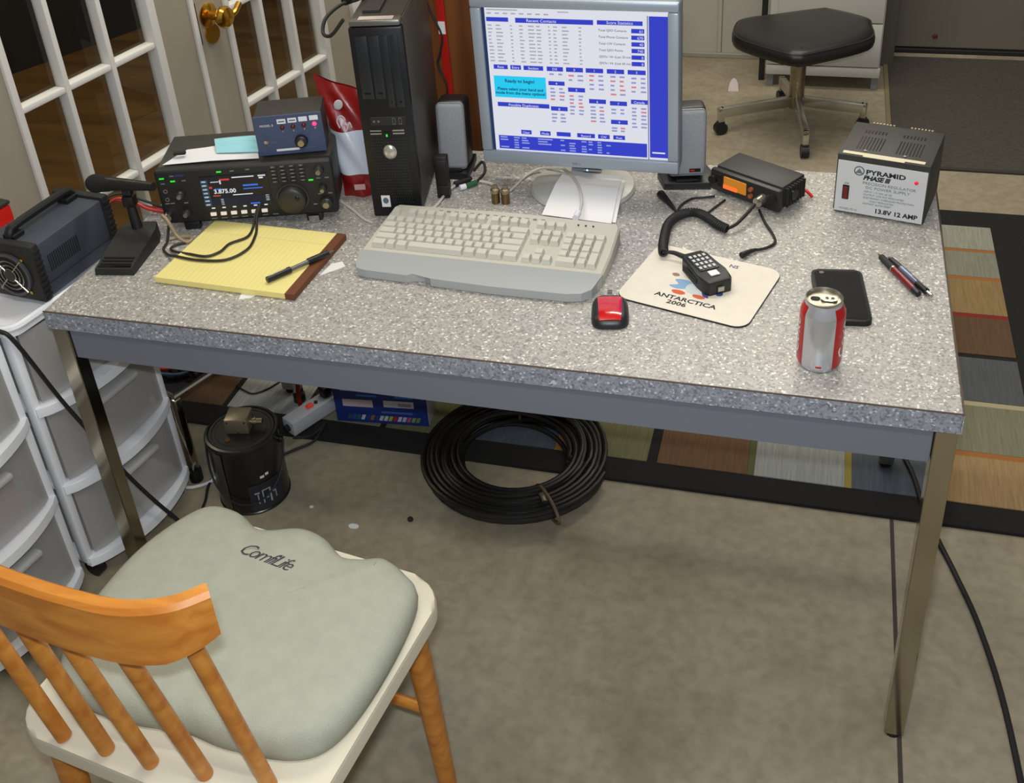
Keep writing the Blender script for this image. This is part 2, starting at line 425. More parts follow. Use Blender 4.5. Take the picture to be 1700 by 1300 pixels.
for ci in range(10):
    for ri in range(7):
        x_lo = -.272 if (ci == 0 and ri == 0) else None
        k = lastc[ri] if ci == 9 else (row0[ci] if ri == 0 else keys_[(ci*5+ri*3+2) % len(keys_)])
        if x_lo is None and cx_[ci]+.014 < -.335+(cy_[ri+1]-.548)*.194+.03: continue
        gx = .022 if (ci == 6) else .014
        B().box(x_lo or cx_[ci]+gx, cx_[ci+1]-.002, cy_[ri]+.004, cy_[ri+1]-.014, .006, .0105).build('rug_block', RM[k], rug)
for ci in range(10):
    for ri in range(1, 7):
        c = ['orange', 'cream', 'black', 'red', 'orange', 'orange'][ri-1] if ci >= 7 else random.choice(list(STR))
        if c != 'black' and cx_[ci] > -.335+(cy_[ri]-.548)*.194+.03: B().box(cx_[ci]+.014, cx_[ci+1]-.002, cy_[ri]-.0135, cy_[ri]+.0035, .006, .010).build('rug_stripe', STR[c], rug)
for ci, c in ((7, 'moss'), (8, 'yellow'), (9, 'orange'), (4, 'orange'), (5, 'orange')):
    for ri in range(2 if ci != 9 else 1):
        B().box(cx_[ci]-.0015, cx_[ci]+.0135, cy_[ri]+.004, cy_[ri+1]-.014, .006, .010).build('rug_stripe', STR[c], rug)

# ================================================================== DESK
dk = T('desk', 'long grey speckled laminate desk with square chrome legs', 'desk', (0, 0, 0))
DW, DD = 1.524, .73
B().box(0, DW, 0, DD, .699, H, .0015, 1).build('tabletop', LAM, dk)
edge = laminate('edge_laminate_shaded', (140, 145, 154), (112, 117, 126), (190, 194, 201))  # same laminate as the top, dim bluish light put into its colour
B().box(.0005, DW-.0005, -.0022, 0, .700, H-.0022).build('front_edge_strip', edge, dk)
B().box(DW, DW+.002, -.002, DD, .700, H-.0022).build('side_edge_strip', edge, dk)
B().box(-.002, 0, -.002, DD, .700, H-.0022).build('side_edge_strip', edge, dk)
SEAM = mat('laminate_core', (84, 66, 52), .7)
B().box(-.002, DW+.002, -.0024, -.0001, H-.0022, H-.0006).build('edge_seam', SEAM, dk)
B().box(DW+.0001, DW+.0024, 0, DD, H-.0022, H-.0006).build('edge_seam', SEAM, dk)
lg = .032
LEG = mat('leg_metal', (176, 169, 152), .13, 1.0)
for lx, ly in ((.001, .001), (DW-lg-.001, .001), (.001, DD-lg-.001), (DW-lg-.001, DD-lg-.001)):
    zr_ = .0106 if ly > .5 else 0
    o = B().box(lx, lx+lg, ly, ly+lg, .012+zr_, .6985, .0015, 1).build('leg', LEG, dk)
    B().cyl((lx+lg/2, ly+lg/2, zr_), (lx+lg/2, ly+lg/2, .012+zr_), .013, 14).build('foot', RUBBER, o)
B().box(lg+.002, DW-lg-.002, .006, .024, .634, .6985, .001, 1).build('apron', APRON, dk)
B().box(lg+.002, DW-lg-.002, DD-.024, DD-.006, .634, .6985, .001, 1).build('apron', APRON, dk)
B().box(.006, .024, lg+.002, DD-lg-.002, .634, .6985, .001, 1).build('apron', APRON, dk)
B().box(DW-.024, DW-.006, lg+.002, DD-lg-.002, .634, .6985, .001, 1).build('apron', APRON, dk)

# ------------------------------------------------------------------ brown wooden cabinet behind the desk, red rod leaning on it
cb = T('wooden_cabinet', 'tall brown wood-grain cabinet standing behind desk and monitor', 'cabinet', (.36, .79, .0107))
B().box(0, .018, 0, .34, 0, 1.75, .002).build('side_panel', WOOD, cb)
B().box(.422, .44, 0, .34, 0, 1.75, .002).build('side_panel', WOOD, cb)
B().box(.0185, .4215, .001, .018, .06, 1.72, .002).build('door', WOOD, cb)
B().box(.0185, .4215, .0, .34, 1.722, 1.75, .002).build('top', WOOD, cb)
B().box(.0185, .4215, .33, .34, 0, 1.72).build('back_panel', WOOD, cb)
B().box(.0185, .4215, .02, .03, 0, .058).build('plinth', BLACKM, cb)
rr_ = T('red_rod', 'flat red bar with a white sticker leaning on the wooden cabinet', 'bar', (.528, .772, 0), rot=(R(-.4), R(-.8), 0))
B().box(-.0085, .0085, -.004, .004, .0, 1.5, .001).build('bar', mat('red_bar', (176, 26, 14), .4), rr_)
B().box(-.0075, .0075, -.0055, -.0041, .985, 1.012).build('sticker', PAPER, rr_)
tag(B().tube([(.478, .778, 1.30), (.482, .775, 1.10), (.49, .774, 1.04), (.512, .774, .985), (.506, .774, .945), (.497, .774, .915), (.512, .774, .872), (.510, .774, .845), (.496, .774, .828), (.488, .776, .80), (.486, .776, .60)], .0026, 8).build('black_wire', RUBBER, None, True),
    'thin black cord hanging down the face of the brown cabinet', 'cord')

# ================================================================== DRAWER CARTS
DRAWP = cloudy_plastic('cloudy_drawer', (206, 205, 200), .62)
CARTW = mat('cart_white', (236, 238, 242), .45)
def cart(loc, label, contents, toplip=True):
    t = T('drawer_cart', label, 'drawer cart', loc, R(-11), 'drawer carts')
    L_, D_ = .312, .345          # along the face, into the cart (-x)
    zs = [.072, .275, .474, .665]
    top = B().prism(rrect(D_+.016, L_+.012, .03, 5, -D_/2+.002, L_/2), .652, .664).build('top', CARTW, t)
    B().tube([(x, y, .668) for x, y in rrect(D_+.010, L_+.006, .03, 5, -D_/2+.002, L_/2)], .008, 8, True, 1).build('top_rim', CARTW, top, True)
    for y in (.006, L_-.006):
        for x in (-.014, -D_+.01):
            B().box(x-.012, x+.012, y-.009, y+.009, .066, .652, .004).build('post', CARTW, t, True)
    for k, z in enumerate(zs[:3]):
        B().box(-D_+.02, .004, .002, L_-.002, z-.012, z+.001, .003).build('shelf_frame', CARTW, t, True)
        # bowed front rail
        rp_ = [(.002+.046*math.sin(math.pi*q/16)**.75, L_*q/16) for q in range(17)]
        B().prism([(-.012, 0)] + rp_ + [(-.012, L_)], z-.012, z+.010, .002).build('front_rail', CARTW, t, True)
        zt = zs[k+1]-.020; z0 = z+.016
        def front(u, v, z0=z0, zt=zt):
            y = .018+(L_-.036)*u; e = min(u, 1-u)
            bow = (.020-.008*v)*math.sin(math.pi*u)**.6 if 0 < u < 1 else 0
            return (bow+.001-.004*v, y, z0+(zt-z0)*v)
        dr = B().grid(front, 16, 4, -.0025).build('drawer', DRAWP, t, True)
        B().box(-D_+.03, -.004, .020, .0225, z0, zt-.01).build('drawer_side', DRAWP, dr)
        B().box(-D_+.03, -.004, L_-.0225, L_-.020, z0, zt-.01).build('drawer_side', DRAWP, dr)
        B().box(-D_+.03, -.004, .023, L_-.023, z0, z0+.003).build('drawer_floor', DRAWP, dr)
        B().box(.012, .036, L_*.30, L_*.72, zt-.040, zt-.026, .004).build('handle', mat('handle_cloudy', (186, 186, 182), .4), dr, True)
        if contents[k]:
            b = B(); rnd = random.Random(k+len(label))
            for q in range(9):
                y = .05+rnd.random()*(L_-.12); x = -.004-rnd.random()*.03; w = .03+rnd.random()*.05; h = .03+rnd.random()*.07
                b.box(x-w, x, y, y+w*.8, z0+.004, z0+.004+h, .004)
            b.build('stored_odds_and_ends', mat('content_%d%d%d' % contents[k], contents[k], .6), dr)
    for y in (.03, L_-.03):
        for x in (-.03, -D_+.03):
            B().cyl((x, y-.010, .022), (x, y+.010, .022), .022, 18).cyl((x, y, .03), (x, y, .062), .008, 10).build('caster', BLACKP, t, True)
    return t
CF = Vector((-.112, .015, 0)); cdir = Vector((math.sin(R(11)), math.cos(R(11)), 0))
cart2 = cart(CF, 'white three-drawer cart under the blue-grey power supply, beside the desk leg', [None, (150, 112, 84), (150, 120, 96)])
cart1 = cart(CF - cdir*.334, 'white three-drawer cart nearest the camera, with red things in a drawer', [(60, 74, 110), (170, 20, 30), (126, 110, 84)])
tb = B().box(-.31, .012, .03, .296, .6765, .690, .003).build('cutting_board', mat('cream_board', (206, 190, 150), .6, 0, .05, 8), None, False, CF - cdir*.334, (0, 0, R(-11)))
tag(tb, 'cream coloured board lying on the nearest drawer cart', 'board')

# ------------------------------------------------------------------ blue grey power supply with fan on the cart
am = T('fan_power_supply', 'blue-grey metal power supply with fan grille and black carry handle', 'power supply', (-.083, .100, .6765), R(-6))
AMPM = mat('amp_blue_grey', (66, 72, 82), .55, .1, .04, 30)
aw, al, ah = .128, .222, .122
B().box(-aw+.004, -.004, .020, al-.020, .004, ah-.006, .004).build('body', AMPM, am, True)
for y0, y1 in ((0, .0215), (al-.0215, al)):
    b = B().box(-aw, 0, y0, y1, 0, ah, .006)
    e = b.build('end_bumper', mat('bumper_black', (34, 33, 31), .6), am, True)
    for k in range(9):
        B().box(-.001, .0015, y0+.002, y1-.002, .012+k*.0115, .018+k*.0115, .0005).build('bumper_rib', BLACKM, e)
fz, fx = .056, -aw/2
f = B().lathe([(.040, 0), (.046, 0), (.046, .005), (.040, .005)], 32, close=False).build('fan_frame', mat('fan_grey', (70, 72, 76), .5), am, True, (fx, -.001, fz), (math.pi/2, 0, 0))
for r_ in (.013, .022, .031): B().tube([(fx+r_*math.cos(R(a)), -.006, fz+r_*math.sin(R(a))) for a in range(0, 360, 20)], .0016, 6, True, 1).build('grille_ring', STEEL, am, True)
for k in range(4):
    a = R(45+90*k); B().cyl((fx, -.0065, fz), (fx+.046*math.cos(a), -.0065, fz+.046*math.sin(a)), .0016, 6).build('grille_spoke', STEEL, am)
    B().cyl((fx+.05*math.cos(a), 0, fz+.05*math.sin(a)), (fx+.05*math.cos(a), -.003, fz+.05*math.sin(a)), .0035, 10).build('screw', BRASS, am)
B().cyl((fx, -.001, fz), (fx, -.008, fz), .012, 16).build('fan_hub', BLACKP, am)
for k in range(15): B().box(-.0042, -.0030, .036+k*.0056, .0385+k*.0056, .050, .085).build('vent_slot', BLACKM, am)
B().box(-.0042, -.0032, .022, al-.022, .030, .0312).build('seam', BLACKM, am)
hx = -aw*.55
B().tube([(hx, .025, ah-.006), (hx, .028, ah+.008), (hx, .05, ah+.014), (hx, .17, ah+.014), (hx, .194, ah+.008), (hx, .197, ah-.006)], .0085, 10).build('handle', BLACKP, am, True)
B().box(hx-.014, hx+.014, .168, .199, ah-.0055, ah+.004, .002).build('handle_mount', BLACKP, am)
B().box(hx-.014, hx+.014, .022, .05, ah-.0055, ah+.004, .002).build('handle_mount', BLACKP, am)
rb = T('red_case', 'red case with dark lid at the edge of view behind the fan power supply', 'case', (-.352, .27, .6765), R(-11))
B().box(-.05, .05, -.05, .05, 0, .085, .006).build('body', RED, rb, True)
B().box(-.051, .051, -.051, .051, .0855, .094, .004).build('lid', mat('dark_green_lid', (40, 46, 36), .6), rb, True)
wr = T('supply_leads', 'red and black wires running from the fan power supply', 'wires', (0, 0, 0))
B().tube([(-.085, .318, .76), (-.06, .34, .775), (-.03, .35, .765), (0, .352, .75), (.03, .36, .7415)], .0035, 8).build('red_lead', REDW, wr, True)
B().tube([(-.092, .322, .755), (-.07, .345, .768), (-.035, .36, .755), (0, .365, .745), (.02, .372, .7415)], .0035, 8).build('red_lead', REDW, wr, True)
B().tube([(-.09, .32, .775), (-.06, .35, .782), (-.02, .362, .765), (.03, .372, .7415)], .0028, 8).build('black_lead', RUBBER, wr, True)

# ------------------------------------------------------------------ chrome trolley under the desk
ct = T('chrome_trolley', 'small trolley with chrome frame and black shelf under the desk', 'trolley', (-.068, .362, 0), R(-22))
for x, y in ((0, 0), (-.26, 0), (0, .34), (-.26, .34)):
    B().box(x-.010, x+.010, y-.010, y+.010, .030, .245, .003).build('leg', CHROME, ct, True)
    B().cyl((x, y, .0107 if y > .1 else 0), (x, y, .032), .016, 16).build('caster', BLACKP, ct, True)
B().tube([(0, 0, .250), (0, .34, .250), (-.26, .34, .250), (-.26, 0, .250)], .008, 8, True, 1).build('frame_rail', CHROME, ct, True)
B().box(-.253, -.007, .007, .333, .240, .246).build('shelf', BLACKG, ct)
jb = T('battery_leads', 'tangle of orange and blue jumper wires on the trolley shelf', 'wires', (0, 0, 0))
for k, (c, pts) in enumerate((((200, 52, 22), [(-.16, .475, .254), (-.125, .455, .262), (-.09, .448, .268), (-.075, .462, .272), (-.10, .482, .268), (-.135, .49, .26)]),
                              ((190, 40, 24), [(-.18, .46, .254), (-.14, .44, .260), (-.11, .452, .264), (-.09, .49, .262), (-.06, .52, .254)]),
                              ((60, 84, 116), [(-.17, .43, .254), (-.135, .425, .258), (-.10, .432, .256), (-.08, .45, .254)]),
                              ((150, 24, 20), [(-.15, .50, .254), (-.12, .475, .270), (-.09, .47, .274), (-.06, .49, .262), (-.04, .53, .254)]))):
    B().tube(pts, .004, 8).build('lead', mat('lead_%d%d%d' % c, c, .5), jb, True)

# ================================================================== THINGS ON THE DESK
# ------------------------------------------------------------------ computer tower
pc = T('computer_tower', 'slim black desktop computer tower standing upright by the keyboard', 'computer', (.467, .411, H), R(10.5))
pc.scale = (.86, .86, 1)
w, d, h = .114, .352, .400
CASE = mat('case_grey', (84, 82, 76), .5, .25)
CASET = mat('case_top', (70, 69, 64), .32, .25)
FR = mat('bezel_black', (14, 15, 17), .38)
B().box(.002, w-.002, .028, d, .006, h-.004, .003).build('case', CASE, pc, True)
B().box(.004, w-.004, .030, d-.002, h-.0038, h-.0015).build('top_cover', CASET, pc)
bz = B().box(0, w, .004, .0278, .0, h-.012, .004).build('front_bezel', FR, pc, True)
B().box(.002, w-.002, .006, .040, h-.0118, h, .005).build('bezel_top', mat('bezel_silver', (112, 110, 104), .3, .5), pc, True)
B().box(.022, w-.018, .010, .030, h+.0002, h+.0012).build('highlight_strip', mat('highlight_pale', (210, 196, 190), .25, .3), pc)  # glossy highlight on the bezel top, painted as a pale strip
for x0, x1, z0, z1 in ((.012, .038, .250, .372), (.042, .064, .250, .372), (.068, .082, .232, .372), (.086, .103, .232, .372)):
    o = B().box(x0, x1, .0015, .0045, z0, z1, .001).build('drive_bay', mat('bay_black', (28, 32, 36), .35), bz, True)
    B().box(x0+.006, x1-.006, .0006, .0016, z0+.010, z0+.0125).build('bay_slot', BLACKG, o)
B().box(.022, .100, .0025, .0045, .196, .214, .001).build('port_strip', mat('port_grey', (36, 38, 40), .4), bz)
for x in (.030, .040): B().cyl((x, .0026, .205), (x, .001, .205), .0026, 12).build('audio_jack', STEEL, bz)
for x in (.074, .088):
    B().box(x-.0035, x+.0035, .0012, .0026, .198, .212).build('usb_port', mat('usb_metal', (120, 106, 92), .4, .6), bz)
    B().box(x-.002, x+.002, .0008, .0013, .200, .210).build('usb_hole', BLACKM, bz)
for x0, x1 in ((.018, .043), (.068, .094)):
    for z in (.178, .184): B().box(x0, x1, .002, .0045, z, z+.0028).build('chrome_slat', CHROME, bz)
B().box(.046, .062, .0025, .0045, .168, .183, .001).build('indicator_panel', BLACKG, bz)
B().box(.052, .056, .0018, .0026, .173, .178).build('power_light', GREENLIGHT, bz)
B().lathe([(0, .006), (.008, .0055), (.0135, .003), (.0155, 0)], 28).build('round_badge', mat('badge_silver', (214, 210, 200), .22, .75), bz, True, (.056, .004, .140), (math.pi/2, 0, 0))
gme = B().box(-.0012, .0012, -.0006, .0006, -.0022, .0022).mesh('vent_hole'); gme.materials.append(mat('vent_glint', (86, 88, 88), .3, .6))
b = B()
for r_ in range(23):
    for c in range(15):
        x = .018+c*.0053+(0 if r_ % 2 else .0018); z = .168-r_*.0062
        if (x-.056)**2+(z-.140)**2 < .018**2 or (.044 < x < .065 and z > .165) or (x < .048 and z < .055): continue
        b.box(x-.0011, x+.0011, .0030, .0042, z-.0017, z+.0017)
vg = b.build('vent_grille', mat('vent_dots', (52, 54, 54), .35, .3), bz); vg['kind'] = 'stuff'
st_ = B().box(.022, .042, .0030, .0042, .022, .047).build('sticker', PAPER, bz)
B().cyl((.032, .0031, .036), (.032, .0024, .036), .0065, 18).build('sticker_emblem', mat('emblem_grey', (90, 104, 120), .5), st_)
B().box(.022, .06, .06, .30, h-.0014, h+.0045, .001).build('paper_stack', mat('dark_tray', (40, 38, 34), .6), pc)
# dark plug and cable resting on top of the tower
tp = T('webcam_lead', 'black plug and lead draped over the top of the computer tower', 'cable', (0, 0, 0))
B().tube([(.452, .56, 1.142), (.445, .52, 1.142), (.425, .49, 1.142), (.41, .45, 1.13), (.412, .425, 1.11), (.435, .41, 1.112), (.462, .412, 1.1415)], .0035, 8).build('lead', RUBBER, tp, True)
B().cyl((.452, .56, 1.144), (.428, .50, 1.146), .009, 14).build('plug', BLACKP, tp, True)

# ------------------------------------------------------------------ monitor
mo = T('monitor', 'silver flat-panel monitor showing a white and blue logging program', 'monitor', (.849, .592, H))
B().lathe([(0, .0), (.104, 0), (.106, .004), (.102, .010), (.070, .017), (.04, .020), (0, .021)], 48).build('base', mat('base_silver', (190, 190, 182), .3, .2), mo, True)
B().box(-.030, .030, .028, .058, .012, .30, .006).build('neck', SILVERP, mo, True)
hd = B().box(-.1965, .1965, .006, .046, -.17, .17, .010, 3).build('back_shell', mat('monitor_back', (120, 128, 138), .45), mo, True, (-.002, -.026, .231), (R(.3), R(-.5), R(-1.5)))
# bezel as four bars around the panel
ox, oz, ix, iz = .1965, .170, .1755, .1475
zc = .004
B().box(-ox, ox, -.008, .006, iz+zc, oz, .004).build('bezel_bar', SILVERP, hd, True)
B().box(-ox, ox, -.008, .006, -oz, -iz+zc, .004).build('bezel_bar', SILVERP, hd, True)
B().box(-ox, -ix, -.008, .006, -iz+zc, iz+zc, .004).build('bezel_bar', SILVERP, hd, True)
B().box(ix, ox, -.008, .006, -iz+zc, iz+zc, .004).build('bezel_bar', SILVERP, hd, True)
SE_ = .84
def em(name, col, e=SE_): return glow('screen_'+name, col, e)
EW, EB, EC, EDK, EG, EP, ER, ELB = em('white', (214, 216, 226)), em('blue', (42, 56, 190)), em('cyan', (24, 196, 236)), em('navy', (20, 44, 84)), em('grey', (160, 162, 172)), em('violet', (140, 144, 196)), em('red', (206, 120, 128)), em('lightblue', (140, 150, 216))
EK = em('ink', (30, 40, 60), .2); ETEAL = em('teal_ink', (8, 96, 120), .35)
scr = B().box(-ix, ix, -.001, .004, -iz+zc, iz+zc).build('screen', EW, hd)
def sx_(u): return -ix+u*2*ix
def sz_(v): return iz+zc-v*2*iz
def patch(name, m, rects, y=-.0014):
    b = B()
    for u0, u1, v0, v1 in rects: b.box(sx_(u0), sx_(u1), y, -.0008, sz_(v1), sz_(v0))
    return b.build(name, m, scr)
patch('window_edge', EDK, [(0, .018, 0, 1)]); patch('window_edge', EDK, [(.893, .897, .03, 1)])
patch('blue_bars', EB, [(.025, .148, .066, .094), (.187, .61, .066, .098), (.63, .87, .066, .094), (.902, 1, .032, .985)] +
      [(.81, .878, v, v+.028) for v in (.115, .158, .201, .244, .287, .330)] +
      [(u0, u1, .385, .415) for u0, u1 in ((.045, .125), (.14, .2), (.215, .325), (.345, .435), (.452, .545), (.56, .655), (.675, .768), (.787, .883))] +
      [(.35, .44, .484, .512), (.458, .552, .522, .552), (.572, .665, .595, .625), (.687, .78, .602, .632), (.802, .892, .585, .615), (.356, .45, .66, .69), (.69, .782, .732, .762)] +
      [(u0, u1, .842, .872) for u0, u1 in ((.175, .235), (.285, .345), (.38, .46), (.497, .597), (.615, .68), (.70, .765))] +
      [(.05, .347, .648, .678)])
patch('log_table', EB, [(.04, .886, .89, .988)])
lt = []
rnd = random.Random(3)
for r_ in range(5):
    for u0, u1 in ((.05, .10), (.13, .17), (.175, .22), (.27, .36), (.40, .43), (.45, .49), (.52, .55), (.56, .585), (.61, .635), (.66, .685)):
        if rnd.random() < .85: lt.append((u0, u0+(u1-u0)*(.6+.4*rnd.random()), .897+r_*.018, .897+r_*.018+.009))
patch('log_table_rows', ELB, lt, -.0018)
patch('message_box', EC, [(.04, .335, .462, .612)])
dash = []
for r_ in range(11):
    v = .115+r_*.024
    for u0, u1 in ((.03, .055), (.075, .115), (.155, .17), (.205, .23), (.255, .29), (.30, .33), (.365, .378), (.392, .414), (.44, .475), (.53, .545)):
        dash.append((u0, u0+(u1-u0)*(.6+.5*rnd.random()), v, v+.0085))
patch('log_rows', EG, dash)
d1_, d2_ = [], []
for cu, rows in ((.352, [.43, .53, .555, .58, .605, .71, .735, .76]), (.458, [.435, .465, .575, .60, .625, .65, .675, .70]), (.572, [.43, .46, .49, .52, .645, .67, .695, .72, .745]), (.687, [.43, .46, .49, .52, .55, .655, .68, .785, .805]), (.80, [.435, .465, .495, .525, .64, .665, .69, .715, .745, .77])):
    for v in rows:
        for k in range(2):
            (d2_ if rnd.random() < .18 else d1_).append((cu+.006+k*.05, cu+.026+k*.05+rnd.random()*.012, v, v+.011))
patch('section_list', EP, d1_); patch('section_list_worked', ER, d2_)
patch('menu_row', EG, [(.03+.045*k, .055+.045*k, .035, .044) for k in range(8)] + [(.03, .20, .012, .020), (.42, .48, .018, .025)])
patch('white_box', EW, [(.905, .998, .004, .03)], -.0018); patch('white_box', EW, [(.915, .985, .945, .955)], -.0018)
def st(s, u, v, size, m, **k): return txt(s, size, m, scr, (sx_(u), -.0020, sz_(v)), ext=.0001, **k)
st('Recent Contacts', .33, .091, .0085, EW, align='CENTER'); st('Score Statistics', .75, .088, .0080, EW, align='CENTER')
st('Rate', .085, .408, .007, EW, align='CENTER'); st('Entry', .17, .408, .007, EW, align='CENTER'); st('Section', .27, .408, .007, EW, align='CENTER')
st('DX', .39, .408, .007, EW, align='CENTER')
for k, u in enumerate((.498, .607, .721, .835)): st('0123'[k], u, .408, .007, EW, align='CENTER')
for s, u, v in (('4', .395, .507), ('5', .505, .546), ('6', .618, .62), ('7', .733, .627), ('Canada', .847, .61), ('8', .403, .685), ('9', .736, .757)): st(s, u, v, .007, EW, align='CENTER')
st('Ready to begin!', .1875, .505, .0095, ETEAL, align='CENTER', bold=.0002)
st('Please select your band and', .1875, .560, .0082, ETEAL, align='CENTER', bold=.0002)
st('mode from the menu options!', .1875, .588, .0082, ETEAL, align='CENTER', bold=.0002)
st('Possible Duplicates', .2, .673, .0078, EW, align='CENTER')
for k, s in enumerate(('Total QSO Contacts', 'Total Phone Contacts', 'Total CW Contacts', 'Total QSO Points', 'QSOs / Hr (Last 20 min)', 'QSOs / Hr (Last 60 min)')):
    st(s, .636, .136+k*.043, .0062, EK); st(('61', '670', '40', '740', '0', '0')[k], .873, .138+k*.043, .0075, EW, align='RIGHT')
for s, u in (('Clear', .205), ('Mode', .315), ('Record', .547), ('CW', .647), ('Post', .733)): st(s, u, .866, .0065, EW, align='CENTER')
txt('DELL', .0075, PRINTG, hd, (-.012, -.0083, -.163), spacing=1.1)
B().box(.010, .045, -.009, .002, -.175, -.1705, .001).build('button_strip', STEEL, hd)
B().cyl((.018, -.0095, -.1722), (.018, -.0088, -.1722), .0018, 10).build('power_light', mat('blue_lamp', (150, 200, 255), .3, emit=1.5), hd)
# papers lying over the monitor foot
def paper(name, label, pts, zf, cat='paper', nu=4, nv=10, m=PAPER):
    A_, B_, C_, D_ = [Vector((*p, 0)) for p in pts]
    def f(u, v):
        p = (A_*(1-u)+B_*u)*(1-v)+(D_*(1-u)+C_*u)*v
        return (p.x, p.y, zf(u, v))
    return tag(B().grid(f, nu, nv, .0006).build(name, m, None, True), label, cat)
paper('paper_sheet', 'white paper sheet over the monitor foot, topmost of the two', [(.794, .466), (.933, .452), (.928, .600), (.808, .612)], lambda u, v: H+.004+.0235*min(1, max(0, (v-.05)/.55))**.8)
paper('paper_sheet', 'lower white paper sheet, peeking out along the right of the top one', [(.80, .472), (.940, .460), (.936, .598), (.812, .604)], lambda u, v: H+.002+.0225*min(1, max(0, (v-.05)/.55))**.8)

# ------------------------------------------------------------------ speakers
GRILLE = mat('speaker_grille', (146, 148, 152), .8, 0, .1, 300, .5, 600)
def speaker(loc, rz, label, hh, ww, lean, fo, zb=.024):
    t = T('speaker', label, 'speaker', loc, rz, 'computer speakers')
    b = B().prism([(-ww/2-fo*.5, -.004), (ww/2+fo*.5, -.010), (ww/2+fo, .05), (ww/2+fo*.3, .088), (-ww/2-fo*.3, .088), (-ww/2-fo, .05)], 0, .016, .004).build('foot', BLACKP, t, True)
    B().box(-ww/2*.6, ww/2*.6, -.006, .004, .0165, .0215, .002).build('foot_plate', BLACKG, t)
    bd = B().box(-ww/2, ww/2, .006, .060, 0, hh, .010, 3).build('cabinet', BLACKP, t, True, (0, .006, zb), (R(-lean), 0, 0))
    gr = B().box(-ww/2+.001, ww/2-.001, -.004, .0085, .001, hh-.001, .009, 3).build('grille', GRILLE, bd, True)
    return t, bd
spl, _ = speaker((.574, .598, H), R(6), 'grey speaker squeezed between computer tower and monitor', .146, .060, 4, .003, .0175)
spr, sprb = speaker((1.054, .622, H), R(14), 'grey speaker with a small red badge to the right of the monitor', .140, .076, 4, .016)
bg_ = B().box(.004, .026, -.0052, -.0042, .010, .017).build('badge', BLACKG, sprb); B().box(.006, .014, -.0058, -.0053, .012, .015).build('badge_mark', RED, bg_)
tag(B().box(-.013, .013, -.010, .010, 0, .092, .002).box(-.011, .011, -.0125, -.0102, .01, .03, .001).box(-.011, .011, -.0125, -.0102, .05, .085, .001).build('usb_adapter', mat('adapter_black', (26, 24, 22), .5), None, True, (.579, .517, H), (0, 0, R(8))),
    'small upright black plastic adapter leaning by the left speaker', 'adapter')
au = T('audio_plugs', 'green and black audio plugs with a white tip lying by the left speaker', 'plugs', (.603, .545, H), R(40))
B().cyl((0, 0, .0065), (.013, 0, .0065), .006, 16).build('white_tip', WHITEP, au, True)
B().cyl((.0135, 0, .0065), (.038, .004, .0065), .006, 16).build('green_plug', mat('green_plug', (42, 92, 60), .5), au, True)
B().tube([(.038, .004, .0065), (.065, .02, .016), (.07, .04, .03), (.05, .045, .012)], .003, 8).build('lead', RUBBER, au, True)
B().cyl((-.004, .018, .007), (.035, .022, .007), .0065, 14).build('black_plug', BLACKP, au, True)
for k, (x, y, lab) in enumerate(((.690, .507, 'left of the two brass coax connectors behind the keyboard'), (.710, .508, 'right of the two brass coax connectors behind the keyboard'))):
    t = T('coax_connector', lab, 'connector', (x, y, H), R(6), 'brass connectors behind the keyboard')
    CB = mat('aged_brass', (128, 104, 72), .3, .9)
    B().cyl((0, 0, 0), (0, 0, .022), .0085, 18).build('sleeve', CB, t, True)
    B().lathe([(.0085, 0), (.0095, .002), (.0095, .007), (.0075, .009), (.0055, .010), (.0055, .016), (0, .0165)], 18, (0, 0, .0222)).build('tip', mat('aged_nickel', (176, 160, 128), .28, .9), t, True)

# ------------------------------------------------------------------ keyboard
kb = T('keyboard', 'beige full-size keyboard with a grey palm rest and cable', 'keyboard', (.506, .196, H), R(-1.6))
KW, KD = .447, .217
def kz(y): return .016+.020*min(1, max(0, y/KD))
out = [(0.004, .020), (.012, .006), (.03, .002), (.110, .000), (.118, .006), (.140, .010), (.150, .004), (.155, -.002), (.26, -.006), (.40, -.004), (.425, .002), (.440, .016), (.449, .052), (.452, .12), (.450, KD-.012), (.444, KD-.002), (.25, KD+.006), (.012, KD-.002), (.006, KD-.010), (-.001, .12), (-.003, .05)]
bm_ = B()
a = [bm_.bm.verts.new((x, y, .001)) for x, y in out]; bt = [bm_.bm.verts.new((x, y, kz(y)-.004)) for x, y in out]
inn = [(x+(.2235-x)*.014, y+(.11-y)*.03) for x, y in out]; tp_ = [bm_.bm.verts.new((x, y, kz(y))) for x, y in inn]
n = len(out)
for i in range(n):
    j = (i+1) % n; bm_.bm.faces.new((a[i], a[j], bt[j], bt[i])); bm_.bm.faces.new((bt[i], bt[j], tp_[j], tp_[i]))
bm_.bm.faces.new(a[::-1]); bm_.bm.faces.new(tp_)
bmesh.ops.triangulate(bm_.bm, faces=[f for f in bm_.bm.faces if len(f.verts) > 4])
kbody = bm_.build('case', KBODY, kb, True)
pl = [(x, y) for x, y in inn if y < .064]
order = [(-.0036, .060)] + [(x-(.2235-x)*.003, y-(.11-y)*.006) for x, y in out[:12]] + [(.4502, .060)]
b = B()
va = [b.bm.verts.new((x, y, .0015)) for x, y in order]; vb = [b.bm.verts.new((x, y, kz(y)+.0014)) for x, y in order]
m_ = len(order)
for i in range(m_): b.bm.faces.new((va[i], va[(i+1) % m_], vb[(i+1) % m_], vb[i]))
b.bm.faces.new(va[::-1]); b.bm.faces.new(vb); bmesh.ops.triangulate(b.bm, faces=[f for f in b.bm.faces if len(f.verts) > 4])
b.build('palm_rest', KPALM, kb)
U = .0187; keymesh = {}
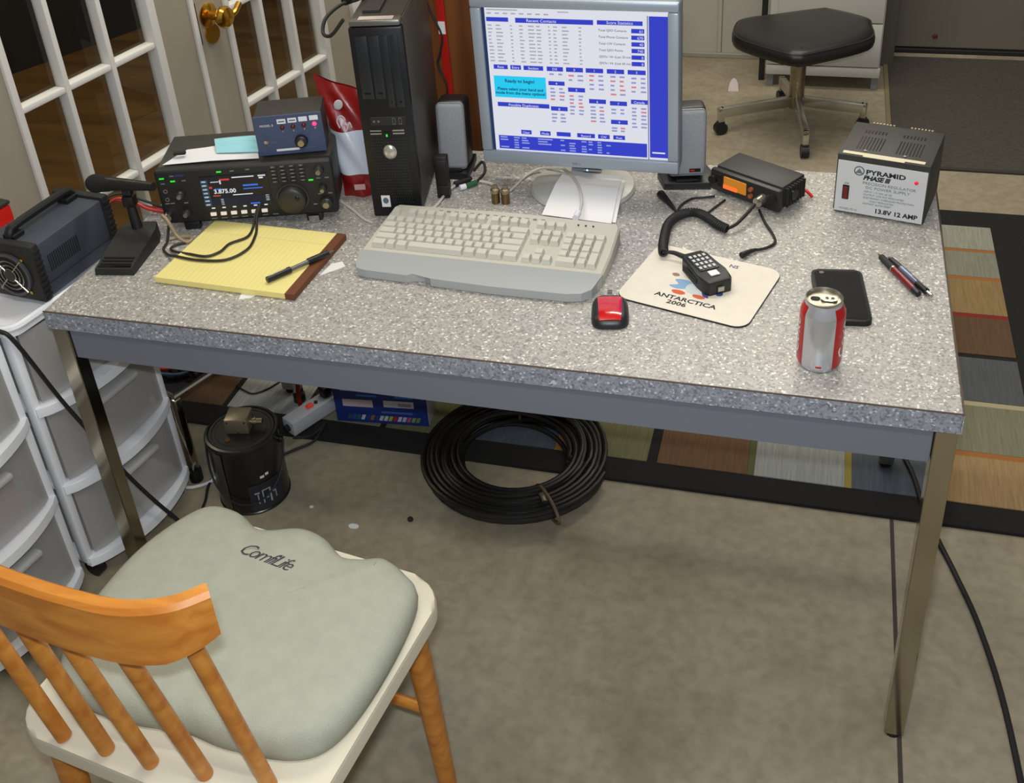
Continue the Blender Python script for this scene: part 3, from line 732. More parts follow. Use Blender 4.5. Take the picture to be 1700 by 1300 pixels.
def key(x, y, wu, hu=1.0):
    k = (round(wu, 2), hu)
    if k not in keymesh:
        bm = bmesh.new(); w2, d2 = (wu*U-.0016)/2, (hu*U-.0016)/2; hh = .0095
        lo = [bm.verts.new((sx*w2, sy*d2, 0)) for sx, sy in ((-1, -1), (1, -1), (1, 1), (-1, 1))]
        hi = [bm.verts.new((sx*(w2-.0022), sy*(d2-.0016)+.0012, hh)) for sx, sy in ((-1, -1), (1, -1), (1, 1), (-1, 1))]
        for i in range(4): bm.faces.new((lo[i], lo[(i+1) % 4], hi[(i+1) % 4], hi[i]))
        bm.faces.new(hi); bm.faces.new(lo[::-1])
        me = bpy.data.meshes.new('key'); bm.to_mesh(me); bm.free(); me.materials.append(KEYM); keymesh[k] = me
    cx, cy = x+wu*U/2, y+hu*U/2
    link('key', keymesh[k], kb, (cx, cy, kz(cy)+.0002), (math.atan(.020/KD), 0, 0))
X0 = .012; Y0 = .070
for r_, ws in enumerate(([1.5, 1, 1.25, 5.75, 1.25, 1.25, 1.5, 1.5], [2.25]+[1]*10+[2.75], [1.75]+[1]*11+[2.25], [1.5]+[1]*12+[1.5], [1]*13+[2])):
    x = X0
    for wu in ws: key(x, Y0+r_*U, wu); x += wu*U
yf = Y0+5*U+.009
for k in range(13):
    key(X0+(k*1.0+(.75 if k > 0 else 0)+(.42 if k > 4 else 0)+(.42 if k > 8 else 0))*U, yf, 1)
XN = X0+15*U+.006
for k in range(3):
    key(XN+k*U, yf, 1); key(XN+k*U, Y0+4*U, 1); key(XN+k*U, Y0+3*U, 1); key(XN+k*U, Y0, 1)
key(XN+U, Y0+U, 1)
XP = XN+3*U+.006
for r_ in range(1, 4):
    for k in range(3): key(XP+k*U, Y0+r_*U, 1)
for k in range(4): key(XP+k*U, Y0+4*U, 1)
key(XP, Y0, 2); key(XP+2*U, Y0, 1); key(XP+3*U, Y0, 1, 2); key(XP+3*U, Y0+2*U, 1, 2)
for k in range(14): B().box(.10+k*.0155, .107+k*.0155, KD-.016, KD-.012, kz(KD-.012)-.0004, kz(KD-.012)+.0012).build('media_button', mat('tiny_button', (140, 136, 124), .5), kb)
for k in range(3): B().box(XP+.012+k*.014, XP+.015+k*.014, KD-.022, KD-.019, kz(KD)-.0006, kz(KD)+.0006).build('status_light', PRINTB, kb)
CABLEB = mat('beige_cable', (196, 190, 178), .5)
kc = B().tube([(.872, .424, .7665), (.873, .455, .764), (.868, .490, .7665), (.848, .548, .771), (.81, .606, .768), (.78, .632, .757), (.745, .648, .7455), (.722, .620, .741), (.712, .575, .741), (.700, .548, .741), (.66, .575, .742), (.628, .580, .743), (.598, .572, .742), (.582, .53, .742), (.578, .47, .742), (.566, .446, .741)], .0028, 8).build('keyboard_cable', CABLEB, None, True)
kc.parent = kb; kc.matrix_parent_inverse = (Matrix.Translation(kb.location) @ Matrix.Rotation(R(-1.6), 4, 'Z')).inverted()
sr = B().cyl((.872, .418, .7665), (.8725, .440, .7662), .006, 12).build('strain_relief', WHITEP, None, True)
sr.parent = kb; sr.matrix_parent_inverse = kc.matrix_parent_inverse
tag(B().tube([(.36, .47, .740), (.385, .452, .740), (.42, .425, .740), (.45, .398, .740), (.475, .385, .740)], .0026, 8).build('beige_lead', CABLEB, None, True), 'pale lead on the desk between the radio and the computer tower', 'cable')

# ------------------------------------------------------------------ legal pad, pen, paper under it
lp = T('legal_pad', 'yellow legal pad with brown binding strip under a pen', 'notepad', (.154, .118, H), R(-2.4))
B().box(0, .283, 0, .214, .001, .012).build('pages', mat('yellow_paper', (232, 218, 138), .8), lp)
B().box(0, .283, 0, .214, 0, .0009).build('backing_card', mat('grey_card', (120, 96, 74), .85), lp)
B().box(.265, .2838, -.0006, .2146, .0005, .0128, .0006, 1).build('binding', mat('brown_binding', (104, 58, 28), .6), lp)
b = B()
for k in range(22): b.box(.012+k*.0102, .0124+k*.0102, .002, .212, .0119, .01215)
rl = b.build('ruled_lines', mat('pale_rule', (206, 198, 140), .8), lp); rl['kind'] = 'stuff'
B().box(.002, .264, .170, .1705, .0119, .01218).build('margin_line', mat('margin_rose', (214, 168, 130), .8), lp)
for q, (pts, lab) in enumerate((([(.335, .092), (.355, .102), (.365, .118), (.330, .118)], 'small white paper corner showing in front of the yellow pad'),
                    ([(.447, .190), (.482, .228), (.470, .243), (.452, .232)], 'crumpled white paper corner between the yellow pad and the keyboard'))):
    tag(B().prism(pts, H, H+.0007).build('paper_scrap', PAPER), lab, 'paper')
def pen(loc, rz, L_, label, parts, clip, tilt=0, roll=0):
    t = T('pen', label, 'pen', loc, rot=(0, R(tilt), rz))
    for nm, x0, x1, r0, r1, m in parts: B().cyl((x0, 0, .0), (x1, 0, .0), r0, 14, r1).build(nm, m, t, True)
    if clip: B().box(clip[0], clip[1], -.0012, .0012, .0058, .0072, .0005).build('clip', clip[2], t)
    return t
PENGREY = mat('pen_clear', (96, 96, 92), .25)
pen((.374, .133, H+.0195), math.atan2(.107, .073), .13, 'slim black ballpoint pen lying across the yellow pad',
    [('grip', 0, .048, .0058, .0062, BLACKP), ('barrel', .048, .085, .0042, .0042, PENGREY), ('cap', .085, .128, .0062, .0058, BLACKP), ('tip', .128, .140, .003, .0008, STEEL)], (.003, .040, STEEL))
ang = math.atan2(.292-.405, .476-.418)
pen((.0, .0, 0), 0, .1, 'x', [], None) if False else None
pen((1.414, .412, H+.0068), ang, .14, 'dark red ballpoint pen, left one of the pair at the desk edge',
    [('tip', 0, .010, .001, .004, BRASS), ('grip', .010, .050, .0055, .0062, mat('grip_grey', (40, 40, 38), .7)), ('ring', .050, .053, .0062, .0062, STEEL), ('barrel', .053, .118, .006, .006, mat('dark_red_barrel', (110, 18, 16), .25)), ('end_cap', .118, .134, .006, .005, BLACKP)], None)
pen((1.432, .400, H+.0068), ang+R(3), .14, 'black and silver ballpoint pen, right one of the pair at the desk edge',
    [('tip', -.005, .004, .001, .004, STEEL), ('grip', .004, .036, .0055, .006, BLACKP), ('barrel', .036, .085, .006, .006, mat('blue_silver_barrel', (110, 116, 140), .25, .5)), ('upper_barrel', .085, .112, .006, .0055, BLACKP), ('button', .112, .126, .0036, .0036, CHROME)], (.07, .112, BLACKG))

# ------------------------------------------------------------------ radio transceiver
ra = T('transceiver', 'black amateur radio transceiver with a lit colour display and large knob', 'radio', (.078, .290, H), R(17.2))
rw, rd, rh = .341, .165, .116
z0 = .018
RADB = mat('radio_black', (30, 30, 29), .55, 0, .1, 80)
B().box(.003, rw-.003, .022, rd, z0+.003, z0+rh-.002, .003).build('case', mat('radio_case', (50, 49, 45), .5), ra, True)
fp = B().box(0, rw, 0, .0218, z0, z0+rh, .006, 3).build('front_panel', RADB, ra, True)
for x in (.05, rw-.05): B().box(x-.016, x+.016, .004, .02, 0, z0-.0005, .003).build('foot', BLACKP, ra, True)
for x in (.05, rw-.05): B().cyl((x, rd-.03, 0), (x, rd-.03, z0+.002), .011, 14).build('rear_foot', RUBBER, ra)
B().box(rw-.060, rw-.040, -.006, .003, .001, z0-.001, .001).build('front_bail', CHROME, ra)
RX0, RX1, RZ0, RZ1 = .084, .216, z0+.026, z0+.098
RD_ = mat('rscreen_dark', (10, 12, 26), .25, emit=.35)
ds = B().box(RX0, RX1, -.0020, .001, RZ0, RZ1).build('display', RD_, fp)
def rp(nm, m, rects):
    b = B()
    for u0, u1, v0, v1 in rects: b.box(RX0+(RX1-RX0)*u0, RX0+(RX1-RX0)*u1, -.0024, -.0019, RZ1-(RZ1-RZ0)*v1, RZ1-(RZ1-RZ0)*v0)
    o = b.build(nm, m, ds); o['kind'] = 'stuff'; return o
rs = lambda n_, c, e=.8: glow('rscreen_'+n_, c, e)
rp('menu_column', rs('teal', (60, 96, 120), .45), [(.015, .115, .10+k*.115, .19+k*.115) for k in range(7)])
rp('white_marks', rs('white', (214, 220, 226)), [(.03, .09, .125+k*.115, .165+k*.115) for k in range(7)] + [(.48, .80, .055, .085), (.86, .97, .05, .085), (.87, .93, .11, .15), (.45, .74, .575, .60), (.16, .28, .16, .18), (.29, .31, .12, .24)] + [(.26, .30, .69+k*.05, .71+k*.05) for k in range(4)] + [(.92, .97, .65+k*.05, .67+k*.05) for k in range(4)] + [(.10+k*.155, .15+k*.155, .93, .965) for k in range(6)])
rp('red_marks', rs('red', (190, 60, 52)), [(.30, .44, .09, .14), (.125, .17, .30, .36), (.16, .27, .565, .60)])
rp('blue_marks', rs('blue', (50, 110, 210)), [(.20, .30, .37, .40), (.62, .84, .30, .35), (.62, .9, .41, .44), (.68, .82, .86, .90)])
rp('lower_field', rs('navy', (22, 28, 60), .4), [(.12, .98, .64, .86)])
txt('3.875.00', .0125, rs('white', (214, 220, 226)), ds, (RX0+.024, -.0026, RZ0+.035), ext=.0001, bold=.0003)
for k in range(6): B().box(.092+k*.0200, .1035+k*.0200, -.0032, .001, z0+.013, z0+.020, .0008).build('soft_key', mat('lit_key', (226, 214, 206), .4, emit=.25), fp)
for k in range(7): B().box(.092+k*.0200, .1035+k*.0200, -.0016, .001, z0+.006, z0+.0075).build('key_legend', PRINTG, fp)
def knob(x, z, r, dep, parent, m=BLACKP, capm=None):
    k = B().lathe([(0, dep), (r*.75, dep), (r*.92, dep*.88), (r, dep*.5), (r*1.02, 0)], 28).build('knob', m, parent, True, (x, -.0005, z), (math.pi/2, 0, 0))
    if capm: B().lathe([(0, dep+.006), (r*.5, dep+.006), (r*.55, dep+.001), (r*.55, dep)], 20).build('knob_cap', capm, k, True)
    return k
DK = mat('knob_grey', (44, 43, 41), .4)
kk = knob(.257, z0+.040, .0285, .022, fp, DK)
B().lathe([(.0286, 0), (.031, 0), (.031, .004), (.0286, .004)], 32, close=False).build('dial_ring', mat('dial_ring', (62, 60, 56), .4), fp, True, (.257, -.0005, z0+.040), (math.pi/2, 0, 0))
B().sph((.012, .008, .0225), .005, 12, (1, 1, .3)).build('finger_dimple', BLACKG, kk, True)
for x, z, r in ((.044, z0+.066, .0085), (.048, z0+.026, .0085), (.316, z0+.097, .0095), (.318, z0+.058, .008), (.321, z0+.026, .0125)): knob(x, z, r, .013, fp, DK, mat('knob_cap_metal', (150, 146, 140), .3, .8))
for z in (z0+.073, z0+.055): B().lathe([(.0022, .002), (.0045, .002), (.005, 0)], 16, close=False).build('socket', STEEL, fp, True, (.016, -.0002, z), (math.pi/2, 0, 0))
for x, z, m in ((.014, z0+.100, GREENLIGHT), (.034, z0+.093, GREENLIGHT), (.125, z0+.106, GREENLIGHT), (.297, z0+.075, GREENLIGHT)): B().box(x-.0045, x+.0045, -.0014, .001, z-.0015, z+.0015).build('indicator', m, fp)
for x, z in ((.034, z0+.104), (.055, z0+.093), (.014, z0+.089), (.014, z0+.046), (.024, z0+.046), (.05, z0+.045), (.312, z0+.078), (.328, z0+.078), (.298, z0+.022), (.33, z0+.044), (.31, z0+.044), (.15, z0+.106), (.18, z0+.107)): B().box(x-.004, x+.004, -.0010, .001, z-.0012, z+.0012).build('key_legend', PRINTG, fp)
B().box(.04, .058, -.001, .001, z0+.102, z0+.107).build('maker_badge', mat('violet_badge', (50, 48, 92), .4), fp)
PADK = mat('pad_key', (40, 40, 40), .45)
for r_ in range(5):
    for c in range(4):
        o = B().box(.223+c*.018, .235+c*.018, -.003, .001, z0+.075+r_*.0078-.002*(c == 0), z0+.0795+r_*.0078, .0008).build('pad_key', PADK, fp)
        B().box(.225+c*.018, .2315+c*.018, -.0034, -.0029, z0+.0765+r_*.0078, z0+.0782+r_*.0078).build('key_mark', mat('key_mark_grey', (126, 126, 126), .5), o)
B().lathe([(.002, .016), (.0075, .016), (.0085, .012), (.0085, 0)], 18).build('mic_plug', STEEL, fp, True, (.012, 0, z0+.022), (math.pi/2, 0, 0))

# mask and paper on the transceiver
TOPR = H+z0+rh
pp = paper('paper_sheet', 'white paper lying on the transceiver top, half under the face mask', [(.083, .318), (.262, .372), (.218, .452), (.10, .385)], lambda u, v: TOPR+.0012+.002*math.sin(3*u+2*v)**2, m=mat('soft_paper', (224, 224, 226), .85))
def mf(u, v):
    p = Vector((.170, .375, 0))*(1-u)*(1-v)+Vector((.262, .394, 0))*u*(1-v)+Vector((.222, .462, 0))*u*v+Vector((.135, .432, 0))*(1-u)*v
    return (p.x, p.y, TOPR+.005+.012*math.sin(math.pi*v)*math.sin(math.pi*(.15+.7*u))+.002*math.sin(v*22))
tag(B().grid(mf, 14, 18, .001).build('face_mask', mat('mask_blue', (150, 206, 214), .9), None, True), 'pale blue pleated face mask on top of the transceiver', 'mask')
tag(B().box(-.012, .012, -.005, .005, 0, .006, .002).build('eraser', BLACKM, None, True, (.104, .352, TOPR+.0085), (0, 0, R(20))), 'small dark oblong lying on the paper atop the transceiver', 'eraser')

# antenna switch box
sb = T('antenna_switch', 'dark blue switch box with four labels and one glowing red light', 'switch box', (.263, .376, TOPR+.001), R(19.5))
bw, bd_, bh = .128, .082, .083
B().box(0, bw, .003, bd_, .003, bh, .002).build('cover', mat('switch_cover', (46, 44, 40), .6, 0, .1, 90), sb, True)
sf = B().box(-.001, bw+.001, 0, .0028, .0022, bh+.0005, .0006).build('front_panel', mat('switch_blue', (64, 76, 106), .5), sb)
for x in (.012, bw-.012):
    for y in (.012, bd_-.012): B().cyl((x, y, 0), (x, y, .003), .005, 12).build('foot', RUBBER, sb)
for k in range(4):
    x = .052+k*.0205; z = .066+k*.0008
    o = B().box(x-.0082, x+.0082, -.0006, 0, z, z+.0095).build('label_sticker', mat('sticker_white', (222, 224, 232), .6), sf)
    if k < 2: B().box(x-.006, x+.006, -.0008, -.0006, z+.003, z+.006).build('label_ink', PRINTG, o)
    B().sph((x, -.0005, z-.008), .0045, 14, (1, .8, 1)).build('indicator_lamp', REDLIGHT if k == 3 else REDDARK, sf, True)
    txt(str(k+1), .005, PRINTW, sf, (x-.001, -.0003, z-.018), ext=.0001)
knob(.084, .028, .0125, .010, sf, BLACKP, mat('knob_nickel', (190, 178, 150), .25, .9))
B().cyl((.018, 0, .032), (.018, -.004, .032), .0045, 14).build('switch_nut', STEEL, sf); B().cyl((.018, -.004, .032), (.018, -.013, .036), .0022, 10, .003).build('toggle', mat('toggle_metal', (176, 160, 140), .25, .9), sf, True)
txt('MODEL II', .0062, PRINTW, sf, (.010, -.0003, .062), ext=.0001)
txt('POWER', .0035, PRINTG, sf, (.026, -.0003, .028), ext=.0001); txt('ON', .0035, PRINTG, sf, (.018, -.0003, .021), ext=.0001)
txt('ANT', .004, PRINTG, sf, (.103, -.0003, .034), ext=.0001); txt('ANTENNA SWITCH', .0036, PRINTG, sf, (.076, -.0003, .0115), ext=.0001)
B().box(.034, .078, -.0005, 0, .0095, .014).build('maker_strip', PRINTW, sf)
tag(B().box(-.010, .010, -.012, .012, 0, .018, .002).build('adapter_plug', BLACKP, None, True, (.238, .452, TOPR+.020), (0, 0, R(19))), 'small black plug sticking out beside the blue switch box', 'plug')

# desk microphone
mi = T('desk_microphone', 'black desk microphone on a sloping base at the left desk edge', 'microphone', (.062, .128, H), R(9))
b = B(); pf = [(-.038, 0), (.038, 0), (.040, .12), (.030, .150), (-.030, .150), (-.040, .12)]
lo = [b.bm.verts.new((x, y, 0)) for x, y in pf]; hi = [b.bm.verts.new((x*.94, y, .014+.016*min(1, y/.11))) for x, y in pf]
for i in range(6): b.bm.faces.new((lo[i], lo[(i+1) % 6], hi[(i+1) % 6], hi[i]))
b.bm.faces.new(hi); b.bm.faces.new(lo[::-1]); bmesh.ops.triangulate(b.bm, faces=[f for f in b.bm.faces if len(f.verts) > 4])
b.build('base', mat('mic_base', (34, 35, 32), .5), mi)
for k in range(3): B().box(-.030, .030, .012+k*.009, .016+k*.009, .0155+k*.0013, .0185+k*.0013, .001).build('key_ridge', BLACKM, mi)
B().box(-.032, .032, .004, .010, .0135, .0155).build('transmit_key_lip', BLACKG, mi)
B().cyl((-.002, .128, .028), (-.006, .132, .075), .0105, 16, .0085).build('column', BLACKP, mi, True)
B().box(-.017, .006, .121, .143, .0752, .098, .004).build('swivel', BLACKP, mi, True)
B().tube([(.060, .112, .126), (.0, .128, .122), (-.045, .140, .118)], .0105, 14, smooth=2, radii=lambda t: .0085+.006*t).build('body', mat('mic_black', (24, 24, 24), .4), mi, True)
B().sph((-.072, .147, .1155), .0185, 20, (1.15, 1, 1)).cyl((-.042, .139, .118), (-.070, .146, .116), .0145, 18, .018).build('windscreen', mat('foam_black', (22, 22, 22), .95, 0, .2, 400, .8, 400), mi, True)
B().box(-.014, .004, .124, .140, .0985, .112, .003).build('cradle', BLACKP, mi)

# leads around the pad
CORD = mat('brown_black_cord', (44, 38, 30), .5)
ld = T('headphone_lead', 'thin dark doubled lead looping from the transceiver across the yellow pad', 'cable', (0, 0, 0))
PZ = H+.0155
B().tube([(.262, .352, H+.055), (.258, .330, H+.030), (.262, .316, PZ), (.276, .281, PZ), (.284, .232, PZ), (.262, .191, PZ), (.210, .181, PZ), (.160, .188, PZ-.001), (.130, .205, H+.005), (.108, .225, H+.004), (.10, .252, H+.004), (.088, .285, H+.02)], .0026, 8).build('outer_loop', CORD, ld, True)
B().tube([(.258, .350, H+.050), (.254, .330, H+.030), (.256, .312, PZ), (.262, .275, PZ), (.240, .246, PZ), (.236, .216, PZ), (.218, .196, PZ), (.180, .200, PZ-.001), (.140, .216, H+.006), (.122, .228, H+.004), (.125, .244, H+.004), (.14, .256, H+.003)], .0026, 8).build('inner_loop', CORD, ld, True)
tl = B().tube([(.086, .280, H+.040), (.092, .268, H+.052), (.105, .262, H+.045), (.118, .260, H+.015), (.138, .256, H+.004), (.146, .265, H+.004), (.136, .276, H+.004), (.115, .272, H+.004), (.10, .262, H+.004)], .0036, 8).build('microphone_lead', mat('tan_cord', (152, 134, 104), .5), None, True)
tag(tl, 'short tan lead curling from the plug at the transceiver lower left', 'cable')

# ------------------------------------------------------------------ crisp bag
bgm = bpy.data.materials.new('bag_print'); bgm.use_nodes = True; nt = bgm.node_tree; N = nt.nodes
tc = N.new('ShaderNodeTexCoord'); sp_ = N.new('ShaderNodeSeparateXYZ'); nt.links.new(tc.outputs['Object'], sp_.inputs[0])
cr = N.new('ShaderNodeValToRGB'); cr.color_ramp.interpolation = 'CONSTANT'; mr = N.new('ShaderNodeMapRange'); mr.inputs[2].default_value = .25
nt.links.new(sp_.outputs[2], mr.inputs[0]); nt.links.new(mr.outputs[0], cr.inputs[0])
cr.color_ramp.elements[0].color = c3((124, 22, 20)); cr.color_ramp.elements[1].position = .20; cr.color_ramp.elements[1].color = c3((196, 202, 214))
e = cr.color_ramp.elements.new(.56); e.color = c3((128, 20, 18))
nt.links.new(cr.outputs[0], N['Principled BSDF'].inputs['Base Color']); N['Principled BSDF'].inputs['Roughness'].default_value = .3
bag = T('snack_bag', 'red and white foil snack bag standing behind the transceiver', 'bag', (.408, .497, H), R(14))
def bagf(sgn):
    def f(u, v):
        x = (u-.5)*(.072+.03*v); z = .228*v*(1-.10*u*v) + .022*(1-u)*v
        fat = .024*math.sin(math.pi*u)**.6*math.sin(math.pi*min(1, v*.97+.02))**.55 if 0 < u < 1 else 0
        return (x-.022*v*v, sgn*(fat+.0006)+.004*math.sin(9*u+14*v)+.045*v, max(0, z))
    return f
b = B().grid(bagf(-1), 14, 20); b.grid(bagf(1), 14, 20); b.build('foil', bgm, bag, True, angle=60)
def bagpt(x, z): return (x, -.0262+.045*z/.228, z)
B().sph((0, 0, 0), 1, 18).build('printed_oval', mat('pale_print', (196, 190, 192), .5), bag, True, bagpt(-.024, .196), (0, R(25), 0)).scale = (.009, .0022, .011)
B().tube([bagpt(x, z) for x, z in ((-.026, .150), (-.030, .165), (-.022, .174), (-.014, .166), (-.020, .155), (-.016, .142), (-.010, .150), (-.006, .160), (-.002, .150))], .0017, 6).build('printed_script', mat('pale_print', (196, 190, 192), .5), bag, True)
B().box(-.01, .012, -.019, -.0175, .022, .034).build('printed_panel', mat('pale_rose', (190, 150, 150), .5), bag)

# ------------------------------------------------------------------ mobile radio and its hand microphone
mr_ = T('mobile_radio', 'small black mobile radio with an orange display at the back of the desk', 'radio', (1.101, .618, H), R(-31))
mw, md, mh = .160, .085, .046
mz = .008
MRB = mat('mobile_black', (44, 44, 42), .5)
B().box(.004, mw-.004, .012, md, mz, mz+mh, .003).build('case', MRB, mr_, True)
mf_ = B().box(0, mw, -.004, .0115, mz-.002, mz+mh-.002, .005).build('front_panel', mat('mobile_front', (34, 34, 34), .4), mr_, True)
for x in (.02, mw-.02): B().box(x-.008, x+.008, .01, md-.01, 0, mz-.0005, .001).build('bracket_foot', BLACKM, mr_)
dsp = B().box(.034, .086, -.0062, -.003, mz+.012, mz+.037, .0008).build('display', mat('amber_display', (190, 120, 30), .3, emit=.30), mf_)
B().box(.034, .066, -.0067, -.0061, mz+.012, mz+.020).build('display_digits', mat('amber_digits', (255, 96, 40), .3, emit=.8), dsp)
for z in (mz+.016, mz+.030): B().cyl((.098, -.004, z), (.098, -.010, z), .0045, 14).build('button', mat('amber_button', (140, 70, 44), .4, emit=.15), mf_, True)
for z in (mz+.014, mz+.024, mz+.034): B().box(.018, .027, -.0055, -.003, z-.003, z+.003, .0008).build('button', BLACKP, mf_)
B().cyl((.010, -.004, mz+.024), (.010, -.012, mz+.024), .0085, 18).build('volume_knob', BLACKP, mf_, True)
B().cyl((.125, -.004, mz+.02), (.125, -.024, mz+.018), .0095, 18).build('microphone_plug', mat('plug_silver', (186, 180, 164), .28, .9), mf_, True)
B().cyl((.145, -.004, mz+.026), (.145, -.008, mz+.026), .010, 20).build('dial', BLACKP, mf_, True)
for k in range(7): B().box(mw-.0045, mw+.004, .018+k*.009, .0225+k*.009, mz+.004, mz+mh-.004).build('heat_fin', BLACKM, mr_)
B().cyl((mw+.001, .04, mz+.022), (mw+.006, .04, mz+.022), .011, 18).build('side_dial', BLACKP, mr_, True)
for k, (x, y, lab) in enumerate(((1.19, .675, 'dark plug behind the mobile radio, with a pale tab'), (1.262, .650, 'dark clip with red wire behind the mobile radio'))):
    t = T('wire_plug', lab, 'plug', (x, y, H), R(-10 if k == 0 else -60))
    B().box(-.018, .018, -.008, .008, 0, .024, .003).build('shell', BLACKP, t, True)
    B().tube([(.018, 0, .010), (.035, .004, .012), (.05, .010, .004)], .003, 8).build('tail', RED if k else WHITEP, t, True)

hm = T('hand_microphone', 'black hand microphone with white keypad lying on the mouse pad', 'microphone', (1.128, .288, H+.004), math.atan2(-.082, .056))
b = B(); prof = [(-.052, .017), (-.040, .024), (.02, .027), (.045, .025), (.052, .020)]
pts = [(x, -y) for x, y in prof] + [(x, y) for x, y in reversed(prof)]
b.prism(pts, .0, .026, .004).build('shell', mat('handmic_black', (30, 31, 30), .45), hm, True)
pd = B().box(-.038, .014, -.018, .018, .0262, .0275, .0004).build('keypad_plate', BLACKG, hm)
for r_ in range(4):
    for c in range(4): B().box(-.035+c*.0125, -.028+c*.0125, -.0155+r_*.0085, -.0105+r_*.0085, .0276, .0292, .0006).build('keypad_key', mat('keypad_white', (196, 200, 198), .5), hm)
B().box(.020, .036, -.009, .009, .0262, .0285, .001).build('badge_plate', mat('badge_bright', (206, 202, 196), .2, .6), hm)
B().box(.0525, .056, -.006, .006, .006, .016, .001).build('hanger_button', STEEL, hm)
B().box(-.03, .02, -.0285, -.0265, .008, .018, .001).build('talk_key', BLACKM, hm)
# cord of the hand microphone : tail, coil, straight lead
hc = T('coiled_cord', 'black coiled cord joining the hand microphone to the mobile radio', 'cord', (0, 0, 0))
B().tube([(1.046, .343, H+.017), (1.066, .340, H+.019), (1.085, .333, H+.017), (1.098, .332, H+.016)], .0035, 10, radii=lambda t: .0028+.0035*t).build('tail', RUBBER, hc, True)
path = [Vector(p) for p in ((1.048, .340, H+.017), (1.043, .370, H+.014), (1.040, .41, H+.011), (1.040, .45, H+.011), (1.050, .482, H+.011), (1.070, .503, H+.011), (1.092, .503, H+.011), (1.112, .486, H+.011), (1.130, .466, H+.011), (1.149, .452, H+.011))]
Q = []
for i in range(len(path)-1):
    p0, p1, p2, p3 = path[max(0, i-1)], path[i], path[i+1], path[min(len(path)-1, i+2)]
    for k in range(40):
        t = k/40; Q.append(.5*((2*p1)+(p2-p0)*t+(2*p0-5*p1+4*p2-p3)*t*t+(3*p1-p0-3*p2+p3)*t**3))
cum = [0]
for a_, b_ in zip(Q, Q[1:]): cum.append(cum[-1]+(b_-a_).length)
turns = cum[-1]/.0046; NP = int(turns*14); hel = []; j = 0
for i in range(NP):
    s = cum[-1]*i/(NP-1)
    while j < len(cum)-2 and cum[j+1] < s: j += 1
    t = (s-cum[j])/max(1e-9, cum[j+1]-cum[j]); p = Q[j].lerp(Q[j+1], t); d = (Q[j+1]-Q[j]).normalized()
    u = d.cross(Vector((0, 0, 1))).normalized(); v = u.cross(d); a_ = 2*math.pi*turns*i/NP
    hel.append(p+(u*math.cos(a_)+v*math.sin(a_))*.0072)
B().tube(hel, .0021, 6, smooth=1).build('coil', RUBBER, hc, True)
B().tube([(1.150, .452, H+.012), (1.165, .470, H+.014), (1.182, .505, H+.020), (1.192, .528, H+.025)], .0032, 10).build('straight_lead', RUBBER, hc, True)
s1 = T('speaker_lead', 'thin black lead with a plug lying left of the coiled cord', 'cable', (0, 0, 0))
B().tube([(1.048, .515, H+.004), (1.054, .545, H+.004), (1.070, .572, H+.004), (1.092, .580, H+.004), (1.112, .588, H+.004)], .0024, 8).build('lead', RUBBER, s1, True)
B().tube([(1.008, .575, H+.008), (1.022, .553, H+.008), (1.036, .533, H+.006), (1.047, .516, H+.004)], .007, 12, radii=lambda t: .0085-.006*t).build('plug', BLACKP, s1, True)
tag(B().tube([(1.100, .512, H+.003), (1.110, .530, H+.003), (1.122, .556, H+.003), (1.133, .578, H+.003)], .0022, 8).build('thin_wire', RUBBER, None, True), 'short thin black wire between the coiled cord and the mobile radio', 'cable')
s2 = T('data_lead', 'thin black lead with a plug curving in front of the mobile radio', 'cable', (0, 0, 0))
B().tube([(1.200, .545, H+.004), (1.214, .500, H+.0035), (1.232, .455, H+.0035), (1.236, .428, H+.0035), (1.222, .408, H+.0035), (1.206, .397, H+.004)], .0026, 8).build('lead', RUBBER, s2, True)
B().tube([(1.206, .397, H+.005), (1.194, .386, H+.006), (1.182, .371, H+.006)], .005, 12, radii=lambda t: .003+.003*t).build('plug', BLACKP, s2, True)

# ------------------------------------------------------------------ mouse pad, mouse
mp = T('mouse_pad', 'cream mouse pad with a printed penguin and the word ANTARCTICA', 'mouse pad', (1.120, .272, H), R(-15))
pw, ph = .232, .192
B().prism(rrect(pw, ph, .024), .0, .0026).build('rubber_base', RUBBER, mp)
B().prism(rrect(pw-.001, ph-.001, .024), .0027, .0036).build('cloth_top', mat('pad_cloth', (222, 214, 198), .9, 0, .03, 60), mp)
def flat(nm, pts, m, z=.0037): return B().prism([(p.x, p.y) for p in catmull([(x, y, 0) for x, y in pts], 5)], z, z+.0002).build(nm, m, mp)
flat('printed_wing', [(-.042, -.005), (-.022, .000), (-.008, -.010), (-.012, -.024), (-.030, -.031), (-.045, -.026), (-.032, -.017)], mat('print_lightblue', (132, 164, 196), .9))
flat('printed_body', [(-.012, -.008), (.012, -.010), (.020, -.022), (.010, -.036), (-.006, -.034), (-.016, -.024)], mat('print_paleblue', (196, 204, 204), .9), .0040)
flat('printed_foot', [(-.034, -.038), (-.020, -.035), (-.010, -.040), (-.016, -.046), (-.030, -.045)], mat('print_orange', (206, 96, 62), .9), .0043)
flat('printed_foot', [(.004, -.038), (.018, -.036), (.026, -.041), (.018, -.046), (.006, -.044)], mat('print_orange', (206, 96, 62), .9), .0043)
flat('printed_tail', [(.014, -.024), (.024, -.028), (.030, -.038), (.020, -.036)], mat('print_navy', (58, 70, 130), .9), .0043)
flat('printed_mark', [(.036, -.014), (.046, -.012), (.048, -.022), (.040, -.025)], mat('print_navy', (58, 70, 130), .9), .0043)
flat('printed_mark', [(-.054, .010), (-.046, .014), (-.040, .008), (-.048, .004)], mat('print_brown', (150, 120, 104), .9), .0043)
FLAT = (0, 0, 0)
txt('ANTARCTICA', .0155, PRINTB, mp, (-.002, -.064, .0038), FLAT, align='CENTER', bold=.0004, sx=1.12, ext=.0001)
